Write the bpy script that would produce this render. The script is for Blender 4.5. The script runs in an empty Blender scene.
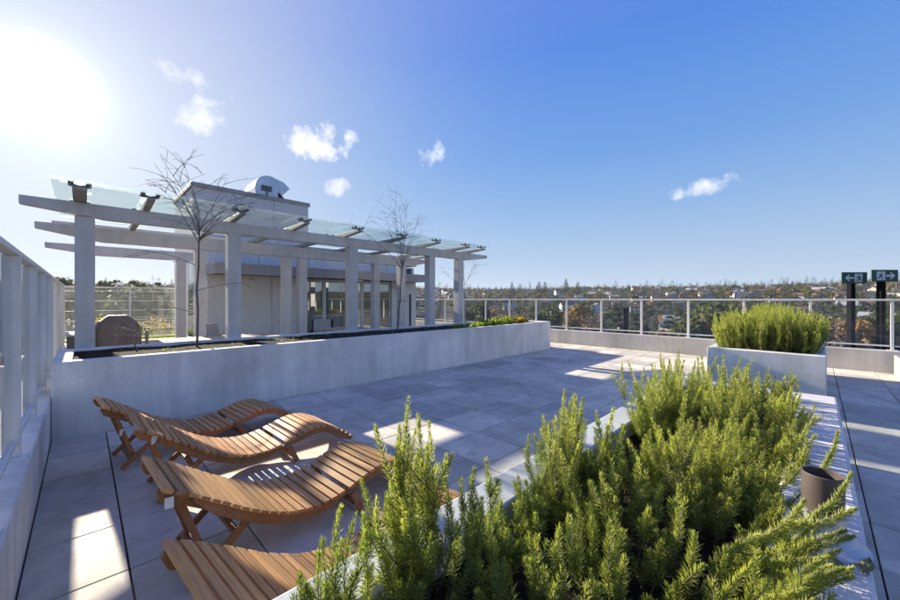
import bpy, bmesh, math, random
import numpy as np
from mathutils import Vector, Matrix, noise as mnoise

R = math.radians
random.seed(7)
scene = bpy.context.scene
COL = scene.collection

# ------------------------------------------------------------------ camera
H = 1.55                      # eye height above the roof deck
FPX = 367.0                   # focal length in photo pixels (900 wide)
cam_data = bpy.data.cameras.new('camera')
cam_data.sensor_width = 36.0
cam_data.lens = 36.0 * FPX / 900.0
cam_data.clip_start = 0.02
cam_data.clip_end = 12000
cam_data.shift_y = -1.0 / 900.0
cam = bpy.data.objects.new('camera', cam_data)
COL.objects.link(cam)
cam.location = (0, 0, H)
cam.rotation_euler = (R(90), 0, R(-45))
scene.camera = cam
S2 = math.sqrt(2)


def ray(px, py):
    u = (px - 450) / FPX
    v = (299 - py) / FPX
    return Vector(((1 + u) / S2, (1 - u) / S2, v))


def pix(x, y, z):
    d = (x + y) / S2
    return (450 + FPX * (x - y) / S2 / d, 299 - FPX * (z - H) / d, d)


# ------------------------------------------------------------------ light
SUN_DIR = ray(40, 88).normalized()
sun_el = math.asin(SUN_DIR.z)
sun_az = math.atan2(SUN_DIR.x, SUN_DIR.y)       # clockwise from +Y
sun_data = bpy.data.lights.new('sun', 'SUN')
sun_data.energy = 4.0
sun_data.angle = R(0.53)
sun_data.color = (1.0, 0.90, 0.76)
sun = bpy.data.objects.new('sun', sun_data)
COL.objects.link(sun)
sun.rotation_euler = SUN_DIR.to_track_quat('Z', 'Y').to_euler()
sun.location = (0, 30, 30)

world = bpy.data.worlds.new('World')
scene.world = world
world.use_nodes = True
scene.view_settings.view_transform = 'Standard'
scene.view_settings.look = 'None'
scene.view_settings.exposure = 1.72
scene.view_settings.gamma = 1.0
scene.view_settings.use_curve_mapping = False
scene.cycles.use_denoising = True
scene.cycles.max_bounces = 10
scene.cycles.transparent_max_bounces = 24
scene.cycles.sample_clamp_indirect = 6.0


def build_world():
    nt = world.node_tree
    N, L = nt.nodes, nt.links
    N.clear()
    out = N.new('ShaderNodeOutputWorld')
    bg = N.new('ShaderNodeBackground')
    bg.inputs['Strength'].default_value = 0.15
    L.new(bg.outputs[0], out.inputs[0])
    sky = N.new('ShaderNodeTexSky')
    sky.sky_type = 'NISHITA'
    sky.sun_disc = False
    sky.sun_elevation = sun_el
    sky.sun_rotation = sun_az
    sky.altitude = 60
    sky.air_density = 1.25
    sky.dust_density = 0.7
    sky.ozone_density = 2.2
    geo = N.new('ShaderNodeNewGeometry')
    dirn = N.new('ShaderNodeTexCoord').outputs['Generated']

    def vm(op, a, b=None):
        n = N.new('ShaderNodeVectorMath')
        n.operation = op
        for i, x in enumerate((a, b)):
            if x is None:
                continue
            if hasattr(x, 'is_linked'):
                L.new(x, n.inputs[i])
            else:
                n.inputs[i].default_value = x
        return n.outputs['Value'] if op in ('DOT_PRODUCT', 'LENGTH') else n.outputs[0]

    def m(op, a, b=None, clamp=False):
        n = N.new('ShaderNodeMath')
        n.operation = op
        n.use_clamp = clamp
        for i, x in enumerate((a, b)):
            if x is None:
                continue
            if hasattr(x, 'is_linked'):
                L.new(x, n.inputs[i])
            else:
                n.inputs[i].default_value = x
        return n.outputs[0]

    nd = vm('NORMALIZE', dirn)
    # the sky's own brightness, evened out, with its blue deepening upwards and paling towards the sun
    sh = N.new('ShaderNodeSeparateColor')
    sh.mode = 'HSV'
    L.new(sky.outputs[0], sh.inputs[0])
    val = m('MULTIPLY', m('POWER', sh.outputs[2], 0.12), 1.355)
    sep = N.new('ShaderNodeSeparateXYZ')
    L.new(nd, sep.inputs[0])
    rp = N.new('ShaderNodeValToRGB')
    stops = [(0.0, .30), (.04, .36), (.10, .45), (.22, .64), (.35, .785), (.55, .875), (1.0, .76)]
    e = rp.color_ramp.elements
    while len(e) < len(stops):
        e.new(.5)
    for k, (p_, v_) in enumerate(stops):
        e[k].position = p_
        e[k].color = (v_, v_, v_, 1)
    L.new(m('MAXIMUM', sep.outputs[2], 0.0), rp.inputs[0])
    dt = m('MAXIMUM', vm('DOT_PRODUCT', nd, tuple(SUN_DIR)), 0.0)
    sat = m('MULTIPLY', rp.outputs[0], m('SUBTRACT', 1.0, m('MULTIPLY', m('POWER', dt, 6.0), 0.66)))
    hue = m('ADD', 0.590, m('MULTIPLY', sep.outputs[2], 0.065))
    ch = N.new('ShaderNodeCombineColor')
    ch.mode = 'HSV'
    L.new(hue, ch.inputs[0])
    L.new(sat, ch.inputs[1])
    L.new(val, ch.inputs[2])
    # lens glare round the sun, painted into the sky as a bright aureole
    g = m('ADD', m('ADD', m('MULTIPLY', m('POWER', dt, 700.0), 2.2), m('MULTIPLY', m('POWER', dt, 3000.0), 30.0)),
          m('ADD', m('MULTIPLY', m('POWER', dt, 110.0), .42), m('MULTIPLY', m('POWER', dt, 14.0), 0.10)))
    mulg = N.new('ShaderNodeVectorMath')
    mulg.operation = 'SCALE'
    mulg.inputs[0].default_value = (1.0, 0.97, 0.92)
    L.new(g, mulg.inputs['Scale'])
    col = vm('ADD', ch.outputs[0], mulg.outputs[0])
    # a few small fair-weather clouds
    nz = N.new('ShaderNodeTexNoise')
    nz.inputs['Scale'].default_value = 19.0
    nz.inputs['Detail'].default_value = 7.0
    nz.inputs['Roughness'].default_value = 0.62
    L.new(nd, nz.inputs['Vector'])
    nzo = m('SUBTRACT', nz.outputs['Fac'], 0.5)
    total = None
    clouds = [(186, 77, 22, 11, -25, .8), (201, 116, 30, 18, 25, .9), (318, 145, 32, 17, 5, 1.3),
              (434, 152, 18, 13, 35, .95), (339, 187, 17, 8, 10, .75), (710, 185, 40, 8, 16, .9)]
    for px, py, a, b, rot, amp in clouds:
        c = ray(px, py)
        k = c.length
        c = c.normalized()
        right = Vector((1, -1, 0)).normalized()
        right = (right - c * right.dot(c)).normalized()
        up = c.cross(right) * -1
        if up.z < 0:
            up = -up
        cr, sr = math.cos(R(rot)), math.sin(R(rot))
        ax = (right * cr + up * sr) / (a / FPX / k)
        ay = (up * cr - right * sr) / (b / FPX / k)
        x = vm('DOT_PRODUCT', nd, tuple(ax))
        y = vm('DOT_PRODUCT', nd, tuple(ay))
        off = (c.dot(ax), c.dot(ay))
        x = m('SUBTRACT', x, off[0])
        y = m('SUBTRACT', y, off[1])
        r2 = m('ADD', m('MULTIPLY', x, x), m('MULTIPLY', y, y))
        f = m('SUBTRACT', 0.95 if amp > 1.2 else 0.55, m('MULTIPLY', r2, 0.8 if amp > 1.2 else 0.6))
        f = m('ADD', f, m('MULTIPLY', nzo, 4.2))
        front = m('GREATER_THAN', vm('DOT_PRODUCT', nd, tuple(c)), 0.6)
        f = m('MULTIPLY', m('MULTIPLY', f, front), amp, True)
        total = f if total is None else m('MAXIMUM', total, f)
    mix = N.new('ShaderNodeMix')
    mix.data_type = 'RGBA'
    L.new(m('MULTIPLY', total, 0.78), mix.inputs[0])
    L.new(col, mix.inputs[6])
    mix.inputs[7].default_value = (2.5, 2.47, 2.42, 1)
    L.new(mix.outputs[2], bg.inputs['Color'])


build_world()


# ------------------------------------------------------------------ material helpers
class NT:
    def __init__(self, name):
        self.mat = bpy.data.materials.new(name)
        self.mat.use_nodes = True
        self.nt = self.mat.node_tree
        self.N, self.L = self.nt.nodes, self.nt.links
        self.N.clear()
        self.out = self.N.new('ShaderNodeOutputMaterial')

    def node(self, t, **kw):
        n = self.N.new(t)
        for k, v in kw.items():
            setattr(n, k, v)
        return n

    def link(self, a, b):
        self.L.new(a, b)

    def pos(self):
        return self.node('ShaderNodeNewGeometry').outputs['Position']

    def obj(self):
        return self.node('ShaderNodeTexCoord').outputs['Object']

    def scaled(self, vec, s):
        n = self.node('ShaderNodeMapping')
        n.inputs['Scale'].default_value = s
        self.link(vec, n.inputs['Vector'])
        return n.outputs[0]

    def noise(self, vec, scale, detail=4, rough=.55, dist=0.0):
        n = self.node('ShaderNodeTexNoise')
        n.inputs['Scale'].default_value = scale
        n.inputs['Detail'].default_value = detail
        n.inputs['Roughness'].default_value = rough
        n.inputs['Distortion'].default_value = dist
        self.link(vec, n.inputs['Vector'])
        return n.outputs['Fac']

    def ramp(self, fac, stops):
        n = self.node('ShaderNodeValToRGB')
        e = n.color_ramp.elements
        while len(e) < len(stops):
            e.new(0.5)
        for i, (p, c) in enumerate(stops):
            e[i].position = p
            e[i].color = (c, c, c, 1) if isinstance(c, (int, float)) else (*c, 1)
        self.link(fac, n.inputs[0])
        return n.outputs[0]

    def mul(self, a, b, fac=1.0, mode='MULTIPLY'):
        n = self.node('ShaderNodeMix', data_type='RGBA', blend_type=mode)
        self._in(fac, n.inputs[0])
        self._in(a, n.inputs[6])
        self._in(b, n.inputs[7])
        return n.outputs[2]

    def _in(self, v, sock):
        if hasattr(v, 'is_linked'):
            self.link(v, sock)
        elif isinstance(v, (tuple, list)):
            sock.default_value = (*v, 1) if len(v) == 3 else v
        else:
            sock.default_value = v

    def math(self, op, a, b=0.0):
        n = self.node('ShaderNodeMath', operation=op)
        self._in(a, n.inputs[0])
        self._in(b, n.inputs[1])
        return n.outputs[0]

    def bump(self, h, strength=.3, dist=.01):
        n = self.node('ShaderNodeBump')
        n.inputs['Strength'].default_value = strength
        n.inputs['Distance'].default_value = dist
        self.link(h, n.inputs['Height'])
        return n.outputs[0]

    def principled(self, color, rough=.6, metal=0.0, normal=None, spec=.4):
        b = self.node('ShaderNodeBsdfPrincipled')
        self._in(color, b.inputs['Base Color'])
        self._in(rough, b.inputs['Roughness'])
        b.inputs['Metallic'].default_value = metal
        b.inputs['Specular IOR Level'].default_value = spec
        if normal is not None:
            self.link(normal, b.inputs['Normal'])
        self.link(b.outputs[0], self.out.inputs[0])
        return b


def mat_concrete(name, c, streak=True, speck=.06, stain=(.72, 1.08)):
    t = NT(name)
    p = t.pos()
    big = t.ramp(t.noise(p, .9, 5, .6, .4), [(.3, stain[0]), (.7, stain[1])])
    fine = t.ramp(t.noise(p, 45, 4, .7), [(.3, 1 - speck), (.7, 1 + speck)])
    col = t.mul(t.mul(c, big), fine)
    pores = t.ramp(t.noise(p, 120, 2, .5), [(.28, .7), (.36, 1.0)])
    col = t.mul(col, pores, .6)
    if streak:
        s = t.ramp(t.noise(t.scaled(p, (3.0, 3.0, .28)), 1.6, 5, .65), [(.38, .8), (.6, 1.04)])
        col = t.mul(col, s, .6)
    h = t.math('ADD', t.noise(p, 60, 4, .7), t.math('MULTIPLY', t.noise(p, 3, 3), .8))
    t.principled(col, .85, normal=t.bump(h, .35, .006), spec=.25)
    return t.mat


def mat_paver():
    t = NT('paver_concrete')
    p = t.pos()
    rnd = t.node('ShaderNodeObjectInfo').outputs['Random']
    tone = t.ramp(rnd, [(0, (.44, .405, .325)), (.3, (.58, .53, .42)), (.6, (.65, .595, .475)), (.8, (.53, .485, .39)), (1, (.48, .44, .355))])
    big = t.ramp(t.noise(p, 1.3, 6, .65, .8), [(.3, .72), (.68, 1.2)])
    mid = t.ramp(t.noise(p, 7, 5, .6), [(.3, .86), (.7, 1.1)])
    fine = t.ramp(t.noise(p, 190, 3, .7), [(.3, .86), (.7, 1.14)])
    col = t.mul(t.mul(t.mul(tone, big), mid), fine)
    drip = t.ramp(t.noise(p, 4.2, 2, .5), [(.66, 1.0), (.72, .8)])
    col = t.mul(col, drip, .7)
    h = t.math('ADD', t.noise(p, 160, 4, .7), t.noise(p, 14, 3))
    t.principled(col, t.ramp(t.noise(p, 1.7, 4), [(.3, .62), (.7, .85)]), normal=t.bump(h, .3, .003), spec=.35)
    return t.mat


def mat_paint(name, c, rough=.5, metal=0.0, var=.1, spec=.45):
    t = NT(name)
    p = t.pos()
    v = t.ramp(t.noise(p, 2.1, 5, .6), [(.3, 1 - var), (.7, 1 + var)])
    d = t.ramp(t.noise(t.scaled(p, (6, 6, .9)), 1.2, 4), [(.35, 1 - var), (.6, 1.02)])
    col = t.mul(t.mul(c, v), d)
    rr = t.ramp(t.noise(p, 9, 3), [(.3, max(0, rough - .1)), (.7, min(1, rough + .12))])
    t.principled(col, rr, metal, normal=t.bump(t.noise(p, 70, 3), .08, .003), spec=spec)
    return t.mat


def mat_wood(name, c1, c2, scale=1.0):
    t = NT(name)
    o = t.obj()
    rnd = t.node('ShaderNodeObjectInfo').outputs['Random']
    sh = t.node('ShaderNodeVectorMath', operation='ADD')
    t.link(o, sh.inputs[0])
    cmb = t.node('ShaderNodeCombineXYZ')
    t.link(t.math('MULTIPLY', rnd, 17.0), cmb.inputs[0])
    t.link(t.math('MULTIPLY', rnd, 9.0), cmb.inputs[1])
    t.link(cmb.outputs[0], sh.inputs[1])
    g = t.noise(t.scaled(sh.outputs[0], (34 * scale, 1.8, 34 * scale)), 1.7, 6, .65, .6)
    col = t.ramp(g, [(.25, c1), (.55, c2), (.8, tuple(min(1, x * 1.18) for x in c2))])
    tone = t.ramp(rnd, [(0, .72), (.5, 1.0), (1, 1.22)])
    col = t.mul(col, tone)
    weather = t.ramp(t.noise(t.pos(), 3.4, 5, .6), [(.45, 0.0), (.75, .22)])
    col = t.mul(col, (.36, .31, .27), weather, 'MIX')
    t.principled(col, .58, normal=t.bump(g, .25, .002), spec=.35)
    return t.mat


def mat_glass(name, tint=(.93, .97, .95), extra=.0, rough=0.0, refl=1.0, dustlo=.015, dusthi=.06):
    t = NT(name)
    ge = t.node('ShaderNodeNewGeometry')
    dp = t.node('ShaderNodeVectorMath', operation='DOT_PRODUCT')
    t.link(ge.outputs['Normal'], dp.inputs[0])
    t.link(ge.outputs['Incoming'], dp.inputs[1])
    fz = t.math('ADD', t.math('MULTIPLY', t.math('POWER', t.math('SUBTRACT', 1.0, t.math('ABSOLUTE', dp.outputs['Value'])), 5.0), .7 * refl), .035)
    tr = t.node('ShaderNodeBsdfTransparent')
    tr.inputs['Color'].default_value = (*tint, 1)
    gl = t.node('ShaderNodeBsdfGlossy')
    gl.inputs['Roughness'].default_value = rough
    mx = t.node('ShaderNodeMixShader')
    t.link(t.math('ADD', fz, extra), mx.inputs[0])
    t.link(tr.outputs[0], mx.inputs[1])
    t.link(gl.outputs[0], mx.inputs[2])
    # thin film of dust on the glass
    df = t.node('ShaderNodeBsdfDiffuse')
    df.inputs['Color'].default_value = (.6, .64, .62, 1)
    tl = t.node('ShaderNodeBsdfTranslucent')
    tl.inputs['Color'].default_value = (.7, .74, .72, 1)
    ad = t.node('ShaderNodeMixShader')
    ad.inputs[0].default_value = .65
    t.link(df.outputs[0], ad.inputs[1])
    t.link(tl.outputs[0], ad.inputs[2])
    mx2 = t.node('ShaderNodeMixShader')
    dust = t.ramp(t.noise(t.pos(), 2.2, 5, .6), [(.35, dustlo), (.75, dusthi)])
    t.link(dust, mx2.inputs[0])
    t.link(mx.outputs[0], mx2.inputs[1])
    t.link(ad.outputs[0], mx2.inputs[2])
    t.link(mx2.outputs[0], t.out.inputs[0])
    return t.mat


def mat_leaf(name, ca, cb, trans=.45, scale=3.0, use_random=False, rough=.5, dry=0):
    t = NT(name)
    p = t.pos()
    n = t.noise(p, scale, 4, .6)
    col = t.ramp(n, [(.3, ca), (.7, cb)])
    isl = t.node('ShaderNodeNewGeometry').outputs['Random Per Island']
    col = t.mul(col, t.ramp(isl, [(0, .6), (1, 1.4)]))
    if dry:
        col = t.mul(col, (.34, .24, .09), t.ramp(isl, [(dry, 0.0), (dry + .02, .85)]), 'MIX')
    if use_random:
        rnd = t.node('ShaderNodeObjectInfo').outputs['Random']
        col = t.mul(col, t.ramp(rnd, [(0, (.7, .75, .75)), (.5, (1, 1, 1)), (1, (1.35, 1.2, .95))]))
    b = t.node('ShaderNodeBsdfPrincipled')
    t.link(col, b.inputs['Base Color'])
    b.inputs['Roughness'].default_value = rough
    b.inputs['Specular IOR Level'].default_value = .3
    tl = t.node('ShaderNodeBsdfTranslucent')
    t.link(t.mul(col, (1.25, 1.35, .7)), tl.inputs['Color'])
    mx = t.node('ShaderNodeMixShader')
    mx.inputs[0].default_value = trans
    t.link(b.outputs[0], mx.inputs[1])
    t.link(tl.outputs[0], mx.inputs[2])
    t.link(mx.outputs[0], t.out.inputs[0])
    return t.mat


def mat_soil():
    t = NT('soil')
    p = t.pos()
    col = t.ramp(t.noise(p, 25, 6, .7), [(.3, (.012, .009, .006)), (.7, (.055, .04, .028))])
    t.principled(col, .95, normal=t.bump(t.noise(p, 60, 5, .7), 1.0, .02), spec=.1)
    return t.mat


def mat_terrain():
    t = NT('terrain')
    p = t.pos()
    a = t.ramp(t.noise(p, .02, 6, .65), [(.32, (.035, .045, .022)), (.5, (.075, .07, .045)), (.7, (.10, .085, .065))])
    b = t.ramp(t.noise(p, .22, 5, .7), [(.3, .55), (.7, 1.3)])
    t.principled(t.mul(a, b), .95, spec=.1)
    return t.mat


M = {}
M['concrete'] = mat_concrete('concrete_pale', (.86, .81, .72))
M['coping'] = mat_concrete('concrete_coping', (.60, .575, .54), streak=False, stain=(.8, 1.08))
M['kerb'] = mat_concrete('concrete_kerb', (.56, .53, .48))
M['paver'] = mat_paver()
M['slab'] = mat_concrete('roof_slab', (.03, .03, .03), streak=False)
M['frame'] = mat_paint('pergola_paint', (.60, .555, .50), .5)
M['rafter'] = mat_paint('rafter_paint', (.31, .285, .25), .55)
M['rail'] = mat_paint('rail_aluminium', (.74, .71, .66), .45, 0)
M['steel'] = mat_paint('stainless_fitting', (.12, .12, .12), .4, .6)
M['galv'] = mat_paint('galvanised_steel', (.62, .64, .66), .42, .9, .1)
M['lead'] = mat_paint('flashing_metal', (.50, .52, .54), .5, .5, .1)
M['rust'] = mat_paint('pipe_brown', (.10, .078, .068), .5, .2, .1)
M['panel'] = mat_paint('cladding_panel', (.68, .65, .60), .6, 0, .05)
M['panelblue'] = mat_paint('metal_cladding', (.58, .57, .55), .45, .1, .06)
M['penthouse'] = mat_paint('penthouse_cladding', (.60, .57, .53), .5, .1, .06)
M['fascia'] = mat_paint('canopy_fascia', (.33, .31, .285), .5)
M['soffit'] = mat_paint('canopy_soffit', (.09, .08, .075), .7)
M['whiteframe'] = mat_paint('white_frame', (.66, .66, .65), .45, 0, .05)
M['interior'] = mat_paint('interior_wall', (.5, .52, .48), .8, 0, .06)
M['glass'] = mat_glass('rail_glass', (.95, .97, .965), 0)
M['roofglass'] = mat_glass('roof_glass', (.91, .965, .945), 0, refl=.4, dustlo=.03, dusthi=.10)
M['window'] = mat_glass('window_glass', (.78, .87, .85), .22)
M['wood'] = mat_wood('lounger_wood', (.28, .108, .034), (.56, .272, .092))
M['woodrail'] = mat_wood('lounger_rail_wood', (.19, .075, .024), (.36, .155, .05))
M['tablewood'] = mat_wood('table_wood', (.38, .28, .18), (.52, .40, .27))
M['paper'] = mat_paint('paper_tag', (.8, .8, .8), .7, 0, .02)
M['cover'] = mat_paint('grill_cover', (.17, .135, .115), .75, 0, .2)
M['cabinet'] = mat_paint('cabinet_stone', (.17, .145, .13), .7, 0, .15)
M['wicker'] = mat_paint('dark_wicker', (.04, .035, .03), .7, 0, .2)
M['cushion'] = mat_paint('beige_cushion', (.48, .43, .36), .9, 0, .08)
M['soil'] = mat_soil()
M['terrain'] = mat_terrain()
M['rosemary'] = mat_leaf('rosemary_leaf', (.215, .245, .066), (.44, .45, .118), .6, 5.0, dry=.96)
M['rosestem'] = mat_paint('rosemary_stem', (.20, .16, .085), .8, 0, .25)
M['bark'] = mat_paint('bare_bark', (.17, .14, .12), .8, 0, .25)
M['trunk'] = mat_paint('tree_trunk', (.07, .055, .045), .9, 0, .2)
M['cover_green'] = mat_leaf('ground_cover_leaf', (.12, .19, .03), (.30, .34, .05), .45, 8)
M['cover_rust'] = mat_leaf('rusty_leaf', (.22, .15, .03), (.40, .26, .06), .45, 8)
M['turf'] = mat_leaf('turf_leaf', (.11, .17, .02), (.26, .29, .035), .5, 3)
M['black'] = mat_paint('black_post', (.008, .008, .009), .85, 0, .1, .05)
M['signgreen'] = mat_paint('sign_green', (.028, .075, .052), .6, 0, .05)
M['signwhite'] = mat_paint('sign_white', (.55, .60, .62), .5, 0, .03)
M['dark'] = mat_paint('dark_gap', (.02, .02, .02), .8)
M['yellowgreen_tape'] = mat_paint('green_strap', (.16, .16, .06), .6, 0, .3)


# ------------------------------------------------------------------ mesh helpers
class MB:
    def __init__(self):
        self.v, self.f = [], []

    def add(self, verts, faces):
        b = len(self.v)
        self.v += [tuple(q) for q in verts]
        self.f += [tuple(i + b for i in q) for q in faces]
        return self

    def box(self, x0, x1, y0, y1, z0, z1):
        vs = [(x0, y0, z0), (x1, y0, z0), (x1, y1, z0), (x0, y1, z0), (x0, y0, z1), (x1, y0, z1), (x1, y1, z1), (x0, y1, z1)]
        return self.add(vs, [(0, 3, 2, 1), (4, 5, 6, 7), (0, 1, 5, 4), (1, 2, 6, 5), (2, 3, 7, 6), (3, 0, 4, 7)])

    def chamfer_box(self, x0, x1, y0, y1, z0, z1, c):
        """box whose top and vertical edges are chamfered"""
        def ring(ix, z, cc):
            a0, a1, b0, b1 = x0 + ix, x1 - ix, y0 + ix, y1 - ix
            return [(a0 + cc, b0, z), (a1 - cc, b0, z), (a1, b0 + cc, z), (a1, b1 - cc, z),
                    (a1 - cc, b1, z), (a0 + cc, b1, z), (a0, b1 - cc, z), (a0, b0 + cc, z)]
        vs = ring(0, z0, c) + ring(0, z1 - c, c) + ring(c, z1, c * .6)
        fs = [tuple(range(7, -1, -1)), tuple(range(16, 24))]
        for k in (0, 8):
            for i in range(8):
                j = (i + 1) % 8
                fs.append((k + i, k + j, k + 8 + j, k + 8 + i))
        return self.add(vs, fs)

    def prism(self, prof, a, b, axis):
        """closed profile of 2-D points swept from a to b along axis; 'y': prof is (x,z), 'x': (y,z), 'z': (x,y)"""
        n = len(prof)
        def P(p, t):
            return {'y': (p[0], t, p[1]), 'x': (t, p[0], p[1]), 'z': (p[0], p[1], t)}[axis]
        vs = [P(p, a) for p in prof] + [P(p, b) for p in prof]
        fs = [tuple(range(n)), tuple(range(2 * n - 1, n - 1, -1))]
        for i in range(n):
            j = (i + 1) % n
            fs.append((j, i, n + i, n + j))
        return self.add(vs, fs)

    def tube(self, pts, rad, n=6, cap=True):
        pts = [Vector(p) for p in pts]
        if not hasattr(rad, '__len__'):
            rad = [rad] * len(pts)
        vs, fs = [], []
        ref = None
        for i, p in enumerate(pts):
            t = (pts[min(i + 1, len(pts) - 1)] - pts[max(i - 1, 0)])
            if t.length < 1e-9:
                t = Vector((0, 0, 1))
            t.normalize()
            if ref is None:
                ref = Vector((1, 0, 0)) if abs(t.x) < .8 else Vector((0, 1, 0))
            a = (ref - t * ref.dot(t)).normalized()
            ref = a
            b = t.cross(a)
            for k in range(n):
                w = 2 * math.pi * k / n
                vs.append(p + (a * math.cos(w) + b * math.sin(w)) * rad[i])
        for i in range(len(pts) - 1):
            for k in range(n):
                j = (k + 1) % n
                fs.append((i * n + k, i * n + j, (i + 1) * n + j, (i + 1) * n + k))
        if cap:
            fs.append(tuple(range(n - 1, -1, -1)))
            o = (len(pts) - 1) * n
            fs.append(tuple(range(o, o + n)))
        return self.add(vs, fs)

    def lathe(self, prof, c, n=24, close=False):
        vs, fs = [], []
        for r, z in prof:
            for k in range(n):
                w = 2 * math.pi * k / n
                vs.append((c[0] + r * math.cos(w), c[1] + r * math.sin(w), c[2] + z))
        m = len(prof)
        for i in range(m - 1 if not close else m):
            i2 = (i + 1) % m
            for k in range(n):
                j = (k + 1) % n
                fs.append((i * n + k, i * n + j, i2 * n + j, i2 * n + k))
        return self.add(vs, fs)

    def mesh(self, name):
        me = bpy.data.meshes.new(name)
        me.from_pydata(self.v, [], self.f)
        bm = bmesh.new()
        bm.from_mesh(me)
        bmesh.ops.recalc_face_normals(bm, faces=bm.faces)
        bm.to_mesh(me)
        bm.free()
        me.update()
        return me

    def build(self, name, mat, parent=None, bevel=0.0, smooth=False, segs=2):
        me = self.mesh(name)
        me.materials.append(mat)
        if smooth:
            for p in me.polygons:
                p.use_smooth = True
        o = link(name, me, parent)
        if bevel:
            b = o.modifiers.new('bevel', 'BEVEL')
            b.width = bevel
            b.segments = segs
            b.limit_method = 'ANGLE'
            b.angle_limit = R(35)
        return o


def link(name, data, parent=None, loc=None, rot=None, scale=None):
    o = bpy.data.objects.new(name, data)
    COL.objects.link(o)
    if parent is not None:
        o.parent = parent
        pl = parent.get('_base')
        if pl is not None and data is not None and loc is None:
            o.location = (-pl[0], -pl[1], -pl[2])
    if loc is not None:
        o.location = loc
    if rot is not None:
        o.rotation_euler = rot
    if scale is not None:
        o.scale = scale
    return o


def tag(o, label=None, cat=None, group=None, kind=None):
    if label:
        o['label'] = label
    if cat:
        o['category'] = cat
    if group:
        o['group'] = group
    if kind:
        o['kind'] = kind
    return o


def thing(name, label, cat, base=(0, 0, 0), group=None):
    """an Empty at a thing's base; parts built in world coordinates are shifted back automatically"""
    o = bpy.data.objects.new(name, None)
    COL.objects.link(o)
    o.location = base
    o.empty_display_size = .2
    BASES[o.name] = base
    return tag(o, label, cat, group)


BASES = {}


def part(mb, name, mat, parent, **kw):
    """a part made in world coordinates under an Empty (or under a part of one)"""
    o = mb.build(name, mat, None, **kw)
    o.parent = parent
    b = BASES.get(parent.name)
    if b is not None:
        o.location = (-b[0], -b[1], -b[2])
    return o


def copy_part(src, parent, loc, rot=None, scale=None):
    c = src.copy()
    COL.objects.link(c)
    c.parent = parent
    c.location = loc
    if rot is not None:
        c.rotation_euler = rot
    if scale is not None:
        c.scale = scale
    return c


def np_mesh(name, verts, quads):
    """fast mesh from an (n,3) array and an (m,4) array"""
    me = bpy.data.meshes.new(name)
    verts = np.asarray(verts, dtype=np.float32)
    quads = np.asarray(quads, dtype=np.int32)
    k = quads.shape[1]
    me.vertices.add(len(verts))
    me.vertices.foreach_set('co', verts.ravel())
    me.loops.add(quads.size)
    me.loops.foreach_set('vertex_index', quads.ravel())
    me.polygons.add(len(quads))
    me.polygons.foreach_set('loop_start', np.arange(0, quads.size, k, dtype=np.int32))
    me.polygons.foreach_set('loop_total', np.full(len(quads), k, dtype=np.int32))
    me.update(calc_edges=True)
    return me


# ================================================================== THE LARGE STRUCTURE
ROOF_DROP = 22.0      # the roof stands this far above the streets
rng = np.random.default_rng(11)


def terrain_z(x, y):
    r = math.hypot(x, y)
    pts = [(0, -ROOF_DROP), (120, -ROOF_DROP), (250, -15.5), (420, -3.5), (700, 14.0), (1000, 20.0), (1600, 17.0), (4000, -15)]
    z = pts[-1][1]
    for (a, za), (b, zb) in zip(pts, pts[1:]):
        if r <= b:
            z = za + (zb - za) * (r - a) / (b - a)
            break
    w = min(1, max(0, (r - 120) / 300))
    z += w * (3.5 * mnoise.noise((x * .004, y * .004, 0)) + 1.6 * mnoise.noise((x * .013, y * .013, 5)))
    return z


def build_terrain():
    rs = [0, 30, 60, 90, 120] + list(np.linspace(140, 1000, 55)) + list(np.linspace(1050, 4000, 24))
    na = 180
    vs, fs = [(0, 0, -ROOF_DROP)], []
    for r in rs[1:]:
        for k in range(na):
            w = 2 * math.pi * k / na
            x, y = r * math.cos(w), r * math.sin(w)
            vs.append((x, y, terrain_z(x, y)))
    for k in range(na):
        fs.append((0, 1 + k, 1 + (k + 1) % na))
    for i in range(len(rs) - 2):
        for k in range(na):
            j = (k + 1) % na
            a = 1 + i * na
            fs.append((a + k, a + na + k, a + na + j, a + j))
    mb = MB()
    mb.v, mb.f = vs, fs
    o = mb.build('terrain', M['terrain'], smooth=True)
    tag(o, 'wooded residential slope and valley below the roof', 'terrain', kind='structure')


build_terrain()

XL = -0.25      # inner face of the left parapet
XF = 11.9       # inner face of the far parapet
YP0, YP1 = 5.9, 7.42   # long planter, front and back
ZP = .85
XP1 = 10.35

# roof slab carrying the pavers
deck = MB().box(XL - .38, XF + .42, -6, 17.0, -.6, -.045).build('roof_deck', M['slab'])
tag(deck, 'roof deck laid with square grey concrete pavers', 'deck', kind='structure')
body = MB().box(XL - .2, XF + .2, -5.8, 16.8, -ROOF_DROP - 1, -.61).build('building_body', M['concrete'])
tag(body, 'concrete building body below the roof deck', 'building', kind='structure')


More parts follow.
